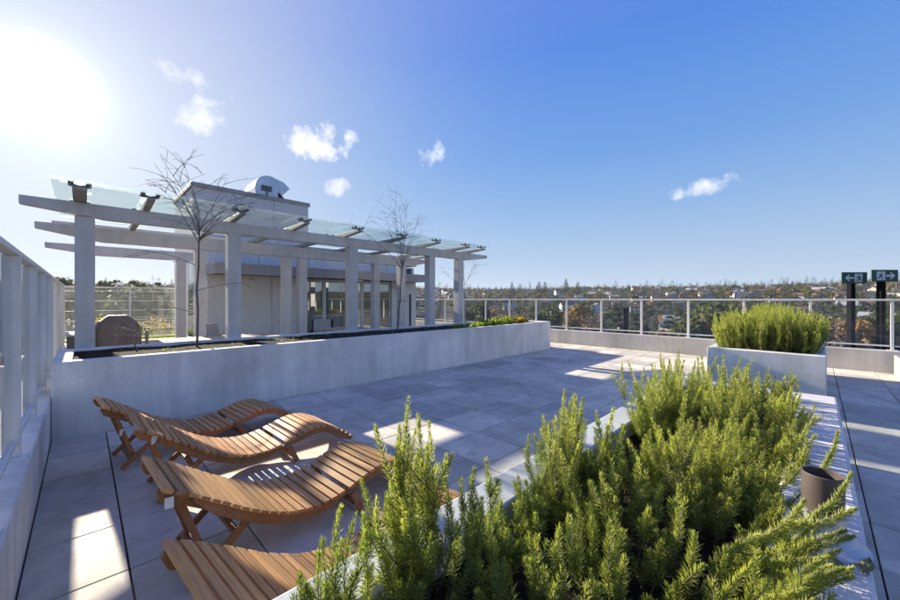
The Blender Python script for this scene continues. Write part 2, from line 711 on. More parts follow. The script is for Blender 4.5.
def build_pavers():
    P = .61
    xs = [XL + .004] + [.19 + P * k for k in range(20)] + [XF - .004]
    ys = [2.79 + P * k for k in range(-14, 24)]
    g = .0045
    cells = []
    def blocked(x0, x1, y0, y1):
        cx, cy = (x0 + x1) / 2, (y0 + y1) / 2
        if .3 < x0 and x1 < 5.0 and -.12 < y0 and y1 < 1.19:
            return True
        return False
    for xa, xb in zip(xs, xs[1:]):
        for ya, yb in zip(ys, ys[1:]):
            spans = [(ya, yb)]
            if xa < XP1 - .2:                      # the long planter cuts the grid
                if ya < YP0 - .004 < yb:
                    spans = [(ya, YP0 - .006)]
                elif ya >= YP0 - .01 and yb <= YP1 + .01:
                    spans = []
            for (a, b) in spans:
                if b - a < .03 or xb - xa < .03 or blocked(xa, xb, a, b):
                    continue
                cx, cy = (xa + xb) / 2, (a + b) / 2
                area = 0
                if cx + cy > .4:
                    px, py, d = pix(cx, cy, 0)
                    if -60 < px < 960 and py < 660:
                        hid = cy > YP1 and cx < XP1
                        area = 0 if hid else 1 / (d ** 3)
                cells.append((area, xa, xb, a, b))
    cells.sort(key=lambda c: -c[0])
    cache = {}
    rest = MB()
    n = 0
    rr = random.Random(3)
    for area, xa, xb, a, b in cells:
        w, h = xb - xa - 2 * g, b - a - 2 * g
        cx, cy = (xa + xb) / 2, (a + b) / 2
        dz = rr.uniform(-.0012, .0012)
        if area > 0 and n < 298:
            key = (round(w, 3), round(h, 3))
            if key not in cache:
                me = MB().chamfer_box(-w / 2, w / 2, -h / 2, h / 2, -.04, 0, .004).mesh('paver')
                me.materials.append(M['paver'])
                cache[key] = me
            link('paver', cache[key], deck, loc=(cx, cy, dz), rot=(rr.uniform(-.002, .002), rr.uniform(-.002, .002), 0))
            n += 1
        else:
            rest.box(cx - w / 2, cx + w / 2, cy - h / 2, cy + h / 2, -.04, dz)
    o = rest.build('remaining_pavers', M['paver'], deck)
    tag(o, kind='stuff')


build_pavers()


# ---- parapets (low concrete walls carrying the railings)
def wall_thing(name, label, boxes, mat, bevel=.012, cat='wall'):
    mb = MB()
    for b in boxes:
        mb.box(*b)
    o = mb.build(name, mat, bevel=bevel)
    return tag(o, label, cat)


wall_thing('parapet_wall', 'low concrete parapet beside the loungers carrying the tall fin railing', [(XL - .32, XL, -5.5, 12.35, -.04, .475)], M['concrete'])
wall_thing('parapet_wall', 'long low concrete parapet facing the wooded hillside', [(XF, XF + .34, -5.5, 16.6, -.04, .465)], M['kerb'])
wall_thing('parapet_wall', 'low concrete parapet behind the covered grill', [(XL - .32, 2.19, 12.36, 12.68, -.04, .475)], M['kerb'])


# ---- railings
def railing(name, label, origin, direction, posts, ztop, zbase, post_w, post_d, base_plate=True, mat='rail', cross_lines=0):
    """posts: distances along the line; glass between posts"""
    ox, oy = origin
    dx, dy = direction
    rz = math.atan2(dy, dx)
    t = thing(name, label, 'railing', (ox, oy, zbase))
    t.rotation_euler = (0, 0, rz)
    m = M[mat]
    pm = MB().box(-post_w / 2, post_w / 2, -post_d / 2, post_d / 2, 0.012, ztop - zbase - .04).mesh('post')
    pm.materials.append(m)
    bp = MB().box(-.075, .075, -.075, .075, 0, .012).mesh('base_plate')
    bp.materials.append(m)
    for s in posts:
        p = link('post', pm, t, loc=(s, 0, 0))
        b = p.modifiers.new('bevel', 'BEVEL')
        b.width = .004
        link('base_plate', bp, p, loc=(0, 0, 0))
    a, b = posts[0] - post_w, posts[-1] + post_w
    MB().box(a, b, -.035, .035, ztop - zbase - .04, ztop - zbase).build('top_rail', m, t, bevel=.006)
    for s0, s1 in zip(posts, posts[1:]):
        g0, g1 = s0 + post_w / 2 + .012, s1 - post_w / 2 - .012
        MB().box(g0, g1, -.02, .02, .075, .105).build('bottom_rail', m, t, bevel=.004)
        gp = MB().box(g0 + .003, g1 - .003, -.006, .006, .11, ztop - zbase - .05).build('glass_panel', M['glass'], t)
        for c in range(cross_lines):  # thin tubes for the faint horizontal lines across the glass
            zc = .3 + (ztop - zbase - .42) * c / max(1, cross_lines - 1)
            MB().tube([(g0 - .01, .028, zc), (g1 + .01, .028, zc)], .005, 5).build('cross_line', m, t)
    return t


railing('glass_railing', 'pale metal railing with clear glass panels overlooking the hillside', (XF + .15, -1.12 - 1.226 * 3), (0, 1),
        [1.226 * k for k in range(0, 18)], H, .465, .05, .06)
railing('fin_railing', 'tall railing of wide flat grey posts beside the loungers', (XL - .09, 3.81 - 1.22 * 5 + .02), (0, 1),
        [1.22 * k for k in range(0, 13)], 1.885, .475, .04, .085)
railing('glass_screen', 'glass wind screen on slim posts behind the covered grill', (XL - .09, 12.52), (1, 0),
        [.0, 1.2, 2.38], 1.86, .475, .05, .06, cross_lines=5)


# ---- planters
def planter(name, label, x0, x1, y0, y1, z, t, soil_z, mat, rims=None, z0=-.04):
    l, r, f, b = rims if rims else (t, t, t, t)
    th = thing(name, label, 'planter', ((x0 + x1) / 2, (y0 + y1) / 2, 0))
    bm = bmesh.new()
    o = [(x0, y0), (x1, y0), (x1, y1), (x0, y1)]
    i = [(x0 + l, y0 + f), (x1 - r, y0 + f), (x1 - r, y1 - b), (x0 + l, y1 - b)]
    vs = [(*p, z0) for p in o] + [(*p, z) for p in o] + [(*p, z) for p in i] + [(*p, soil_z - .1) for p in i]
    fs = []
    for k in range(4):
        j = (k + 1) % 4
        fs += [(k, j, 4 + j, 4 + k), (4 + k, 4 + j, 8 + j, 8 + k), (8 + k, 8 + j, 12 + j, 12 + k)]
    fs += [(3, 2, 1, 0), (12, 13, 14, 15)]
    part(MB().add(vs, fs), 'planter_wall', mat, th, bevel=.014)
    # soil, lightly heaped
    nx, ny = 40, 12
    sv, sf = [], []
    for a in range(nx + 1):
        for c in range(ny + 1):
            X = x0 + l + .001 + (x1 - x0 - l - r - .002) * a / nx
            Y = y0 + f + .001 + (y1 - y0 - f - b - .002) * c / ny
            sv.append((X, Y, soil_z + .03 * mnoise.noise((X * 3, Y * 3, 1))))
    for a in range(nx):
        for c in range(ny):
            q = a * (ny + 1) + c
            sf.append((q, q + ny + 1, q + ny + 2, q + 1))
    part(MB().add(sv, sf), 'soil', M['soil'], th, smooth=True)
    return th


NPX0, NPX1, NPY0, NPY1, NPZ = .28, 5.04, -.135, 1.2, .62
planter('long_planter', 'long pale concrete planter wall below the pergola', XL + .003, XP1, YP0, YP1, ZP, .16, ZP - .035, M['concrete'])
planter('rosemary_planter', 'low concrete planter beside the loungers filled with rosemary', NPX0, NPX1, NPY0, NPY1, NPZ, .155, NPZ - .11, M['coping'],
        rims=(.15, .15, .27, .205))
planter('hedge_planter', 'tall white concrete planter holding the rosemary hedge', 6.8, 10.7, -.09, 1.2, .81, .12, .74, M['concrete'])
planter('corner_planter', 'small dark planter box by the far parapet beyond the sign posts', 10.55, 11.6, -2.4, -1.10, .42, .08, .36, M['fascia'])


# ---- pergola
def build_pergola():
    YA, YB, YC = 7.5, 9.72, 12.12
    zb, zt = 2.725, 2.93
    t = thing('pergola', 'grey steel pergola with tapered beams and a glass roof', 'pergola', (4.2, YA, 0))
    F = M['frame']
    w = .105
    def column(x, y, ztop=zb):
        part(MB().box(x - w, x + w, y - w, y + w, .012, ztop - .003), 'column', F, t, bevel=.008)
    for x in (.02, 1.93, 4.33, 6.72, 7.86):
        column(x, YA)
    for x in (.02, 1.84, 3.72, 4.13, 6.43, 7.43):
        column(x, YB, zb - .085)
    for x in (.0, 1.86):
        column(x, YC, 2.58)

    def beam(y, x0, x1, z0, z1, hw, tip0=True, tip1=True):
        n = .85
        prof = [(x0, z1 - .11 if tip0 else z0), (x0 + n, z0)] if tip0 else [(x0, z0)]
        prof += [(x1 - n, z0), (x1, z1 - .09)] if tip1 else [(x1, z0)]
        prof += [(x1, z1), (x0, z1)]
        part(MB().prism(prof, y - hw, y + hw, 'y'), 'beam', F, t, bevel=.005)
    beam(YA, -.6, 9.1, zb, zt, .075)
    beam(YB, -.6, 8.6, zb - .085, zt - .02, .075)
    beam(YC, -.6, 2.18, 2.58, 2.81, .075, True, False)
    # upper purlin over the second beam
    # (between the rafters and the glass edge)
    part(MB().prism([(-.42, 3.0), (-.2, 2.935), (8.2, 2.935), (8.2, 3.04), (-.42, 3.04)], YB + .51, YB + .61, 'y'), 'purlin', F, t, bevel=.004)
    rx = [-.03, .70, 1.90, 3.0, 4.15, 5.33, 6.43, 7.55, 8.22]
    yfront = 6.78
    zg = 3.085
    rb = zt + .004
    spider = MB()
    for sx, sy in ((-1, -1), (1, -1), (-1, 1), (1, 1)):
        spider.tube([(0, 0, 0), (sx * .085, sy * .06, .012)], .012, 6)
        spider.lathe([(0, .0), (.028, 0), (.028, .03), (0, .03)], (sx * .085, sy * .06, .008), 10)
    spider.tube([(0, 0, -.05), (0, 0, .01)], .016, 8)
    sm = spider.mesh('spider_fitting')
    sm.materials.append(M['steel'])
    for k, x in enumerate(rx):
        yend = YB + .5
        hw = .07 if k == 0 else .046
        ztop = zg - .075
        prof = [(yfront + .02, ztop), (yfront + .02, ztop - .035), (YA - .14, rb), (yend - .3, rb), (yend, ztop - .05), (yend, ztop)]
        r = part(MB().prism(prof, x - hw, x + hw, 'x'), 'rafter', M['rafter'], t, bevel=.004)
        for yy in (yfront + .16, YA + .75, YB - .45):
            link('spider_fitting', sm, t, loc=(x - 4.2, yy - YA, zg - .025 - .014))
    edges = [-.30] + rx[1:-1] + [8.5]
    for a, b in zip(edges, edges[1:]):
        for y0, y1 in ((yfront, 8.55), (8.565, 10.15)):
            part(MB().box(a + .006, b - .006, y0, y1, zg, zg + .014), 'glass_panel', M['roofglass'], t)
    return t


build_pergola()


# ---- pavilion behind the pergola
def build_pavilion():
    X0, X1, Y0, Y1 = 2.5, 10.25, 12.35, 17.6
    zr = 2.95
    t = thing('rooftop_pavilion', 'rooftop pavilion with glass doors, flat canopy and raised lift housing', 'building', (6.3, Y0, 0))
    def P(name, mat, *b, bevel=0.0, parent=t, **kw):
        return part(MB().box(*b), name, mat, parent, bevel=bevel, **kw)
    zc = 2.24                 # underside of canopy
    # front cladding panels
    px = [X0, 3.05, 4.28, 5.30]
    for a, b in zip(px, px[1:]):
        P('wall_panel', M['panel'], a + .006, b - .006, Y0, Y0 + .14, 0, zc + .3, bevel=.006)
    P('backing_wall', M['dark'], X0 + .02, 5.3, Y0 + .145, Y0 + .2, 0, zc + .3)
    # left flank, in sun, with a tall window
    yy = [Y0 + .21, 13.2, 14.1, 15.0, 16.0, 17.0, Y1]
    for k, (a, b) in enumerate(zip(yy, yy[1:])):
        if k == 2:
            fr = P('window', M['whiteframe'], X0 + .03, X0 + .1, a + .01, b - .01, 0, 2.9)
            P('pane', M['window'], X0 + .0, X0 + .025, a + .08, b - .08, .1, 2.8, parent=fr)
            continue
        P('wall_panel', M['panel'], X0, X0 + .14, a + .006, b - .006, 0, zr - .05, bevel=.006)
    # right part of the front: pale metal panels with slit windows
    px = [8.95, 9.6, X1]
    for a, b in zip(px, px[1:]):
        P('wall_panel', M['panelblue'], a + .006, b - .006, Y0, Y0 + .14, 0, zc + .3, bevel=.006)
        s = P('slit_window', M['dark'], (a + b) / 2 - .045, (a + b) / 2 + .045, Y0 - .012, Y0 - .003, .35, 1.75)
    P('wall_panel', M['panelblue'], X1 - .14, X1, Y0 + .146, Y1, 0, zr - .05)
    # interior
    P('interior_wall', M['interior'], X0 + .2, X1 - .2, Y1 - .2, Y1 - .05, 0, zr - .1)
    P('interior_floor', M['interior'], X0 + .2, X1 - .2, Y0 + .25, Y1 - .25, .0, .02)
    P('interior_counter', M['whiteframe'], 5.8, 7.9, 15.3, 15.9, .02, .95)
    for k, x in enumerate((6.1, 6.9, 7.7)):
        lamp = part(MB().tube([(x, 15.2, 1.7), (x, 15.2, 2.6)], .01, 5).lathe([(0, .14), (.1, .12), (.14, 0), (.12, 0)], (x, 15.2, 1.6), 12), 'pendant_lamp', M['whiteframe'], t)
    # glazed doors: frames, panes, handles
    dx = [5.33, 6.05, 6.98, 7.62, 8.32, 8.92]
    wide = [.045, .06, .045, .06, .045]
    for k, (a, b) in enumerate(zip(dx, dx[1:])):
        w = .075 if k in (1, 2) else .05
        f = MB()
        y0, y1 = Y0 + .03, Y0 + .10
        f.box(a + .004, a + w, y0, y1, .02, zc)
        f.box(b - w, b - .004, y0, y1, .02, zc)
        f.box(a + w, b - w, y0 + .002, y1 - .002, .02, .14)
        f.box(a + w, b - w, y0 + .002, y1 - .002, zc - .1, zc)
        mt = M['whiteframe'] if k in (1, 2) else M['frame']
        d = part(f, 'door' if k in (1, 2) else 'window', mt, t)
        P('pane', M['window'], a + w + .002, b - w - .002, Y0 + .055, Y0 + .07, .142, zc - .102, parent=d)
        if k in (1, 2):
            hx = b - .12 if k == 1 else a + .12
            h = part(MB().tube([(hx, Y0 - .03, .9), (hx, Y0 - .03, 1.35)], .014, 6).tube([(hx, Y0 + .03, .95), (hx, Y0 - .03, .95)], .009, 5)
                     .tube([(hx, Y0 + .03, 1.3), (hx, Y0 - .03, 1.3)], .009, 5), 'handle', M['steel'], d)
    # canopy: fascia, soffit; upper band; roof
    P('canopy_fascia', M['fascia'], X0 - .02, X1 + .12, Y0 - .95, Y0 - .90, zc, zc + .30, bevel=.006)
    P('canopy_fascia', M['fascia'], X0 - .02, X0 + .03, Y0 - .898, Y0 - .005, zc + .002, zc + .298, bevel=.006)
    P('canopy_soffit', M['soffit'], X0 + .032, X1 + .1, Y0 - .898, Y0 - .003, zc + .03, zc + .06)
    P('canopy_top', M['lead'], X0 + .032, X1 + .1, Y0 - .898, Y0 - .003, zc + .285, zc + .305)
    bx = [X0, 3.9, 5.5, 7.1, 8.7, 9.75]
    for a, b in zip(bx, bx[1:]):
        P('upper_panel', M['panelblue'], a + .006, b - .006, Y0 + .01, Y0 + .12, zc + .31, zr, bevel=.005)
    P('roof', M['panelblue'], X0 - .03, X1 + .03, Y0 - .02, Y1, zr + .004, zr + .06, bevel=.006)
    # the raised lift housing
    hx0, hx1, hy0, hy1, hz = 2.47, 6.25, 14.1, 17.3, 5.30
    hp = [hx0, 3.7, 4.95, hx1]
    for a, b in zip(hp, hp[1:]):
        P('housing_panel', M['penthouse'], a + .006, b - .006, hy0, hy0 + .1, zr + .06, hz - .14, bevel=.006)
    P('housing_panel', M['penthouse'], hx0 + .004, hx0 + .1, hy0 + .102, hy1, zr + .06, hz - .14)
    P('housing_panel', M['penthouse'], hx1 - .1, hx1 - .004, hy0 + .102, hy1, zr + .06, hz - .14)
    P('housing_cap', M['fascia'], hx0 - .05, hx1 + .05, hy0 - .05, hy1 + .05, hz - .138, hz, bevel=.01)
    P('downpipe', M['frame'], 2.38, 2.46, Y0 + .3, Y0 + .38, 0, zr)
    return t


build_pavilion()


def build_cowl():
    cx, cy, cz = 5.03, 14.5, 5.30
    t = thing('exhaust_cowl', 'rounded shiny metal exhaust cowl on the lift housing roof', 'vent', (cx, cy, cz))
    pr = [(-.58, 0)]
    for k in range(0, 15):
        w = math.pi * (1 - k / 14 * .62)
        pr.append((-.10 + .5 * math.cos(w), .36 + .5 * math.sin(w)))
    pr += [(.42, .74), (.66, .54), (.30, .13), (.22, .10), (.2, 0)]
    pr = [(cx + a * 1.0, cz + b) for a, b in pr[1:]] + [(cx - .56, cz)]
    o = part(MB().prism(pr, cy, cy + 1.15, 'y'), 'hood', M['galv'], t, bevel=.008)
    part(MB().box(cx - .38, cx - .02, cy - .055, cy - .004, cz + .28, cz + .46).tube([(cx - .18, cy - .03, cz), (cx - .18, cy - .03, cz + .3)], .025, 6), 'motor_box', M['steel'], t)
    part(MB().prism([(cx + .22, cz + .02), (cx + .22, cz + .32), (cx + .48, cz + .09)], cy - .012, cy - .003, 'y'), 'outlet', M['dark'], t)


build_cowl()

# ---- green roof beyond the wind screen
turf_base = MB().box(-.6, 2.3, 12.9, 16.9, -.044, .30).build('planting_bed', M['soil'], bevel=.01)
tag(turf_base, 'raised planted bed of turf beyond the glass wind screen', 'bed', kind='structure')


def leaf_cloud(n, sampler, lmin, lmax, wid, up=.3, seed=0):
    """n single-quad leaves; returns verts, quads"""
    r = np.random.default_rng(seed)
    c = sampler(r, n)
    d = r.normal(size=(n, 3))
    d[:, 2] += up
    d /= np.linalg.norm(d, axis=1, keepdims=True)
    s = np.cross(d, r.normal(size=(n, 3)))
    s /= np.linalg.norm(s, axis=1, keepdims=True) + 1e-9
    L = r.uniform(lmin, lmax, (n, 1))
    W = L * wid
    v = np.stack([c, c + d * L * .5 + s * W, c + d * L, c + d * L * .5 - s * W], 1).reshape(-1, 3)
    q = np.arange(4 * n).reshape(-1, 4)
    return v, q


def turf():
    def smp(r, n):
        return np.stack([r.uniform(-.5, 2.25, n), r.uniform(12.95, 16.8, n), np.full(n, .295)], 1)
    v, q = leaf_cloud(9000, smp, .08, .2, .05, 2.2, 4)
    me = np_mesh('turf', v, q)
    me.materials.append(M['turf'])
    tag(link('turf', me), 'bright sunlit turf beyond the glass wind screen', 'grass', kind='stuff')


turf()


# ================================================================== OBJECTS
# ---- wooden wave loungers
PROF = [(0.0, .60), (.12, .53), (.25, .44), (.4, .335), (.55, .25), (.7, .197), (.85, .178), (1.0, .192), (1.12, .225),
        (1.25, .262), (1.36, .276), (1.47, .258), (1.58, .206), (1.68, .138), (1.76, .07)]


def prof_sample():
    P = [Vector((a, 0, b)) for a, b in PROF]
    out = []
    for i in range(len(P) - 1):
        p0, p1, p2, p3 = P[max(i - 1, 0)], P[i], P[i + 1], P[min(i + 2, len(P) - 1)]
        for k in range(12):
            s = k / 12
            out.append(.5 * ((2 * p1) + (p2 - p0) * s + (2 * p0 - 5 * p1 + 4 * p2 - p3) * s * s + (3 * p1 - p0 - 3 * p2 + p3) * s ** 3))
    out.append(P[-1])
    return out


CURVE = prof_sample()
CUM = [0.0]
for a, b in zip(CURVE, CURVE[1:]):
    CUM.append(CUM[-1] + (b - a).length)


def curve_at(s):
    s = min(max(s, 0), CUM[-1] - 1e-6)
    for i in range(len(CUM) - 1):
        if CUM[i + 1] >= s:
            f = (s - CUM[i]) / (CUM[i + 1] - CUM[i])
            p = CURVE[i].lerp(CURVE[i + 1], f)
            t = (CURVE[min(i + 2, len(CURVE) - 1)] - CURVE[max(i - 1, 0)]).normalized()
            return p, t


LW = .58


def make_lounger(label, x, y, rz=0.0, tags=(), seed=0):
    rr = random.Random(seed)
    t = thing('wooden_lounger', label, 'lounger', (x, y, 0), 'wooden wave loungers in a row')
    t.rotation_euler = (0, 0, rz)
    th = .02
    total = CUM[-1]
    s_head, s_hinge0, s_hinge1 = .19, 1.15, 1.19

    def rail(y0, y1, s0, s1, depth0, depth1, name, off=-.001):
        n = 40
        up, dn = [], []
        for k in range(n + 1):
            s = s0 + (s1 - s0) * k / n
            p, tt = curve_at(s)
            nn = Vector((-tt.z, 0, tt.x))
            e = min(1, 4.5 * min(k, n - k) / n + .35)
            dep = (depth0 + (depth1 - depth0) * k / n) * e
            a, b = p + nn * off, p - nn * dep
            up.append((a.x, a.z))
            dn.append((b.x, b.z))
        vs, fs = [], []
        for k in range(n + 1):
            vs += [(up[k][0], y0, up[k][1]), (up[k][0], y1, up[k][1]), (dn[k][0], y1, dn[k][1]), (dn[k][0], y0, dn[k][1])]
        for k in range(n):
            for i in range(4):
                j = (i + 1) % 4
                fs.append((4 * k + i, 4 * k + j, 4 * k + 4 + j, 4 * k + 4 + i))
        fs += [(0, 1, 2, 3), (4 * n + 3, 4 * n + 2, 4 * n + 1, 4 * n)]
        MB().add(vs, fs).build(name, M['woodrail'], t, bevel=.005)

    for yy in (.015, LW - .045):
        rail(yy, yy + .03, s_head - .02, s_hinge0, .056, .054, 'side_rail')
        rail(yy, yy + .03, s_hinge1 - .02, total, .054, .06, 'side_rail')
    for yy in (.05, LW - .08):
        rail(yy, yy + .028, .0, s_head + .15, .06, .05, 'headrest_rail')
        rail(yy, yy + .028, s_hinge0 - .14, s_hinge1 + .12, .05, .05, 'hinge_bar', off=-.022)
    # slats, evenly spread over head, seat and leg sections
    pitch = .061
    cuts = []
    for a, b in ((.004, s_head), (s_head + .002, s_hinge0 + .008), (s_hinge1 - .012, total + .008)):
        k = round((b - a) / pitch)
        cuts += [a + (b - a) * q / k for q in range(k)]
    sw = pitch - .0145
    sl = MB().box(-sw / 2, sw / 2, 0, LW, 0, th)
    for yy in (.03, LW - .03):
        for xx in (-.014, .014):
            sl.lathe([(0, th + .0007), (.0042, th + .0007), (.0042, th - .002)], (xx, yy, 0), 8)
    me = sl.mesh('slat')
    me.materials.append(M['wood'])
    me.materials.append(M['steel'])
    for pl in me.polygons:
        if pl.index >= 6:
            pl.material_index = 1
    for k, s in enumerate(cuts):
        p, tt = curve_at(s + sw / 2)
        ang = math.atan2(tt.z, tt.x)
        o = link('slat', me, t, loc=(p.x, rr.uniform(-.003, .003), p.z + .0005), rot=(0, -ang, rr.uniform(-.004, .004)))
        b = o.modifiers.new('bevel', 'BEVEL')
        b.width = .005
        b.segments = 2
    # rear legs with cross bars, front legs
    def bar(p, q, w, d, name, y0):
        p, q = Vector(p), Vector(q)
        dv = (q - p).normalized()
        nn = Vector((-dv.z, 0, dv.x)) * (w / 2)
        vs = []
        for yy in (y0, y0 + d):
            for c in (p + nn, p - nn, q - nn, q + nn):
                vs.append((c.x, yy, c.z))
        fs = [(0, 1, 2, 3), (7, 6, 5, 4)] + [(i, 4 + i, 4 + (i + 1) % 4, (i + 1) % 4) for i in range(4)]
        return MB().add(vs, fs).build(name, M['woodrail'], t, bevel=.004)
    for y0 in (.047, LW - .047 - .028):
        bar((.43, 0, .275), (.13, 0, .018), .04, .026, 'rear_leg', y0)
    for y0 in (.012, LW - .012 - .026):
        bar((1.10, 0, .165), (1.17, 0, .012), .045, .024, 'front_leg', y0 if y0 < .1 else y0)
    for y0 in (.08, LW - .108):
        bar((.1, 0, .475), (.22, 0, .10), .032, .02, 'headrest_prop', y0)
    for (xx, zz) in ((.2, .09), (1.15, .06), (.36, .205)):
        MB().box(xx - .018, xx + .018, .07, LW - .07, zz - .014, zz + .014).build('cross_bar', M['woodrail'], t, bevel=.004)
    for tx, ty, tz, ang in tags:
        tg = MB().add([(0, 0, 0), (.038, .004, 0), (.038, .012, -.06), (0, .008, -.06), (0, .003, 0), (.038, .007, 0), (.038, .015, -.06), (0, .011, -.06)],
                      [(0, 1, 2, 3), (7, 6, 5, 4), (0, 4, 5, 1), (1, 5, 6, 2), (2, 6, 7, 3), (3, 7, 4, 0)]).build('paper_tag', M['paper'], t)
        tg.location = (tx, ty, tz)
        tg.rotation_euler = (0, 0, ang)
    return t


make_lounger('wooden wave lounger closest to the long concrete planter wall', .12, 4.36, R(5), tags=[(.12, .066, .37, .3)], seed=1)
make_lounger('wooden wave lounger second out from the long concrete planter wall', .27, 3.44, R(1.5), tags=[(.09, .036, .53, .2)], seed=2)
make_lounger('wooden wave lounger with sunlit slats, third out from the planter wall', .27, 2.27, R(3), tags=[(.02, .038, .55, -.2)], seed=3)
make_lounger('wooden wave lounger pushed up against the rosemary planter', .26, 1.225, R(5.2), seed=4)


# ---- rosemary
def needles_along(pts, rads, nper, length, r, spread=52, width=.0017):
    """opposite needle leaves round a stem polyline -> verts, quads"""
    pts = np.asarray(pts)
    seg = np.linalg.norm(np.diff(pts, axis=0), axis=1)
    cum = np.concatenate([[0], np.cumsum(seg)])
    tot = cum[-1]
    n = max(6, int(tot * nper))
    s = np.sort(r.uniform(.06, 1.0, n) ** .85) * tot
    c = np.stack([np.interp(s, cum, pts[:, k]) for k in range(3)], 1)
    i = np.clip(np.searchsorted(cum, s) - 1, 0, len(seg) - 1)
    t = (pts[i + 1] - pts[i]) / seg[i][:, None]
    ref = np.tile([.37, .61, .7], (n, 1))
    a = np.cross(t, ref)
    a /= np.linalg.norm(a, axis=1, keepdims=True) + 1e-9
    b = np.cross(t, a)
    ph = np.arange(n) * 2.399 + r.uniform(0, 6.28)
    rad = a * np.cos(ph)[:, None] + b * np.sin(ph)[:, None]
    frac = s / tot
    sp = np.radians(spread * (1 - .55 * frac ** 4) + r.normal(0, 9, n))
    d = t * np.cos(sp)[:, None] + rad * np.sin(sp)[:, None]
    L = length * (1 - .5 * frac ** 5) * r.uniform(.75, 1.2, n)
    side = np.cross(d, rad)
    side /= np.linalg.norm(side, axis=1, keepdims=True) + 1e-9
    bend = rad * (L * .10)[:, None]
    Lc = L[:, None]
    w = width
    v = np.stack([c, c + d * Lc * .45 + side * w + bend * .8, c + d * Lc + bend * .2, c + d * Lc * .45 - side * w + bend * .8], 1).reshape(-1, 3)
    return v, np.arange(4 * n).reshape(-1, 4)


def sprig_points(base, h, lean, r, wob=.05, n=9):
    p = np.zeros((n, 3))
    t = np.linspace(0, 1, n)
    bend = r.normal(0, wob, 2)
    p[:, 0] = base[0] + lean[0] * h * (t * (1.45 - .45 * t)) + bend[0] * h * np.sin(t * 3.1)
    p[:, 1] = base[1] + lean[1] * h * (t * (1.45 - .45 * t)) + bend[1] * h * np.sin(t * 3.1)
    p[:, 2] = base[2] + h * t * (1 - .15 * (abs(lean[0]) + abs(lean[1])))
    return p


def rosemary(label, cx, cy, z, sprigs, seed, nper=430, length=.026, group=None, side=2, width=.0017, paths=()):
    """sprigs: list of (dx, dy, height, leanx, leany)"""
    r = np.random.default_rng(seed)
    t = thing('rosemary_bush', label, 'rosemary', (cx, cy, z), group)
    V, Q, nv = [], [], 0
    stems = MB()
    for dx, dy, h, lx, ly in sprigs:
        main = sprig_points((dx, dy, 0), h, (lx, ly), r)
        lst = [(main, h)]
        for k in range(side):
            f = r.uniform(.12, .72)
            i = int(f * 8)
            w = r.uniform(0, 6.28)
            ln = r.uniform(.16, .5)
            hh = h * (1 - f) * r.uniform(.5, .9)
            if hh < .05:
                continue
            lst.append((sprig_points(main[i], hh, (lx * .6 + ln * math.cos(w), ly * .6 + ln * math.sin(w)), r, .04, 6), hh))
        for q, hh in lst:
            v, qd = needles_along(q, None, nper, length, r, width=width)
            V.append(v)
            Q.append(qd + nv)
            nv += len(v)
            k = len(q)
            stems.tube(q, [.0032 * (1 - .75 * j / (k - 1)) for j in range(k)], 4, cap=False)
    for pth in paths:
        q = np.array(pth) - np.array([cx, cy, z])
        v, qd = needles_along(q, None, nper * 1.7, length * .9, r, width=width)
        V.append(v)
        Q.append(qd + nv)
        nv += len(v)
        stems.tube(q, [.0034 * (1 - .7 * j / (len(q) - 1)) for j in range(len(q))], 5, cap=False)
    me = np_mesh('foliage', np.concatenate(V), np.concatenate(Q))
    me.materials.append(M['rosemary'])
    o = link('foliage', me, t, loc=(0, 0, 0))
    o['kind'] = 'stuff'
    stems.build('stems', M['rosestem'], t)
    return t


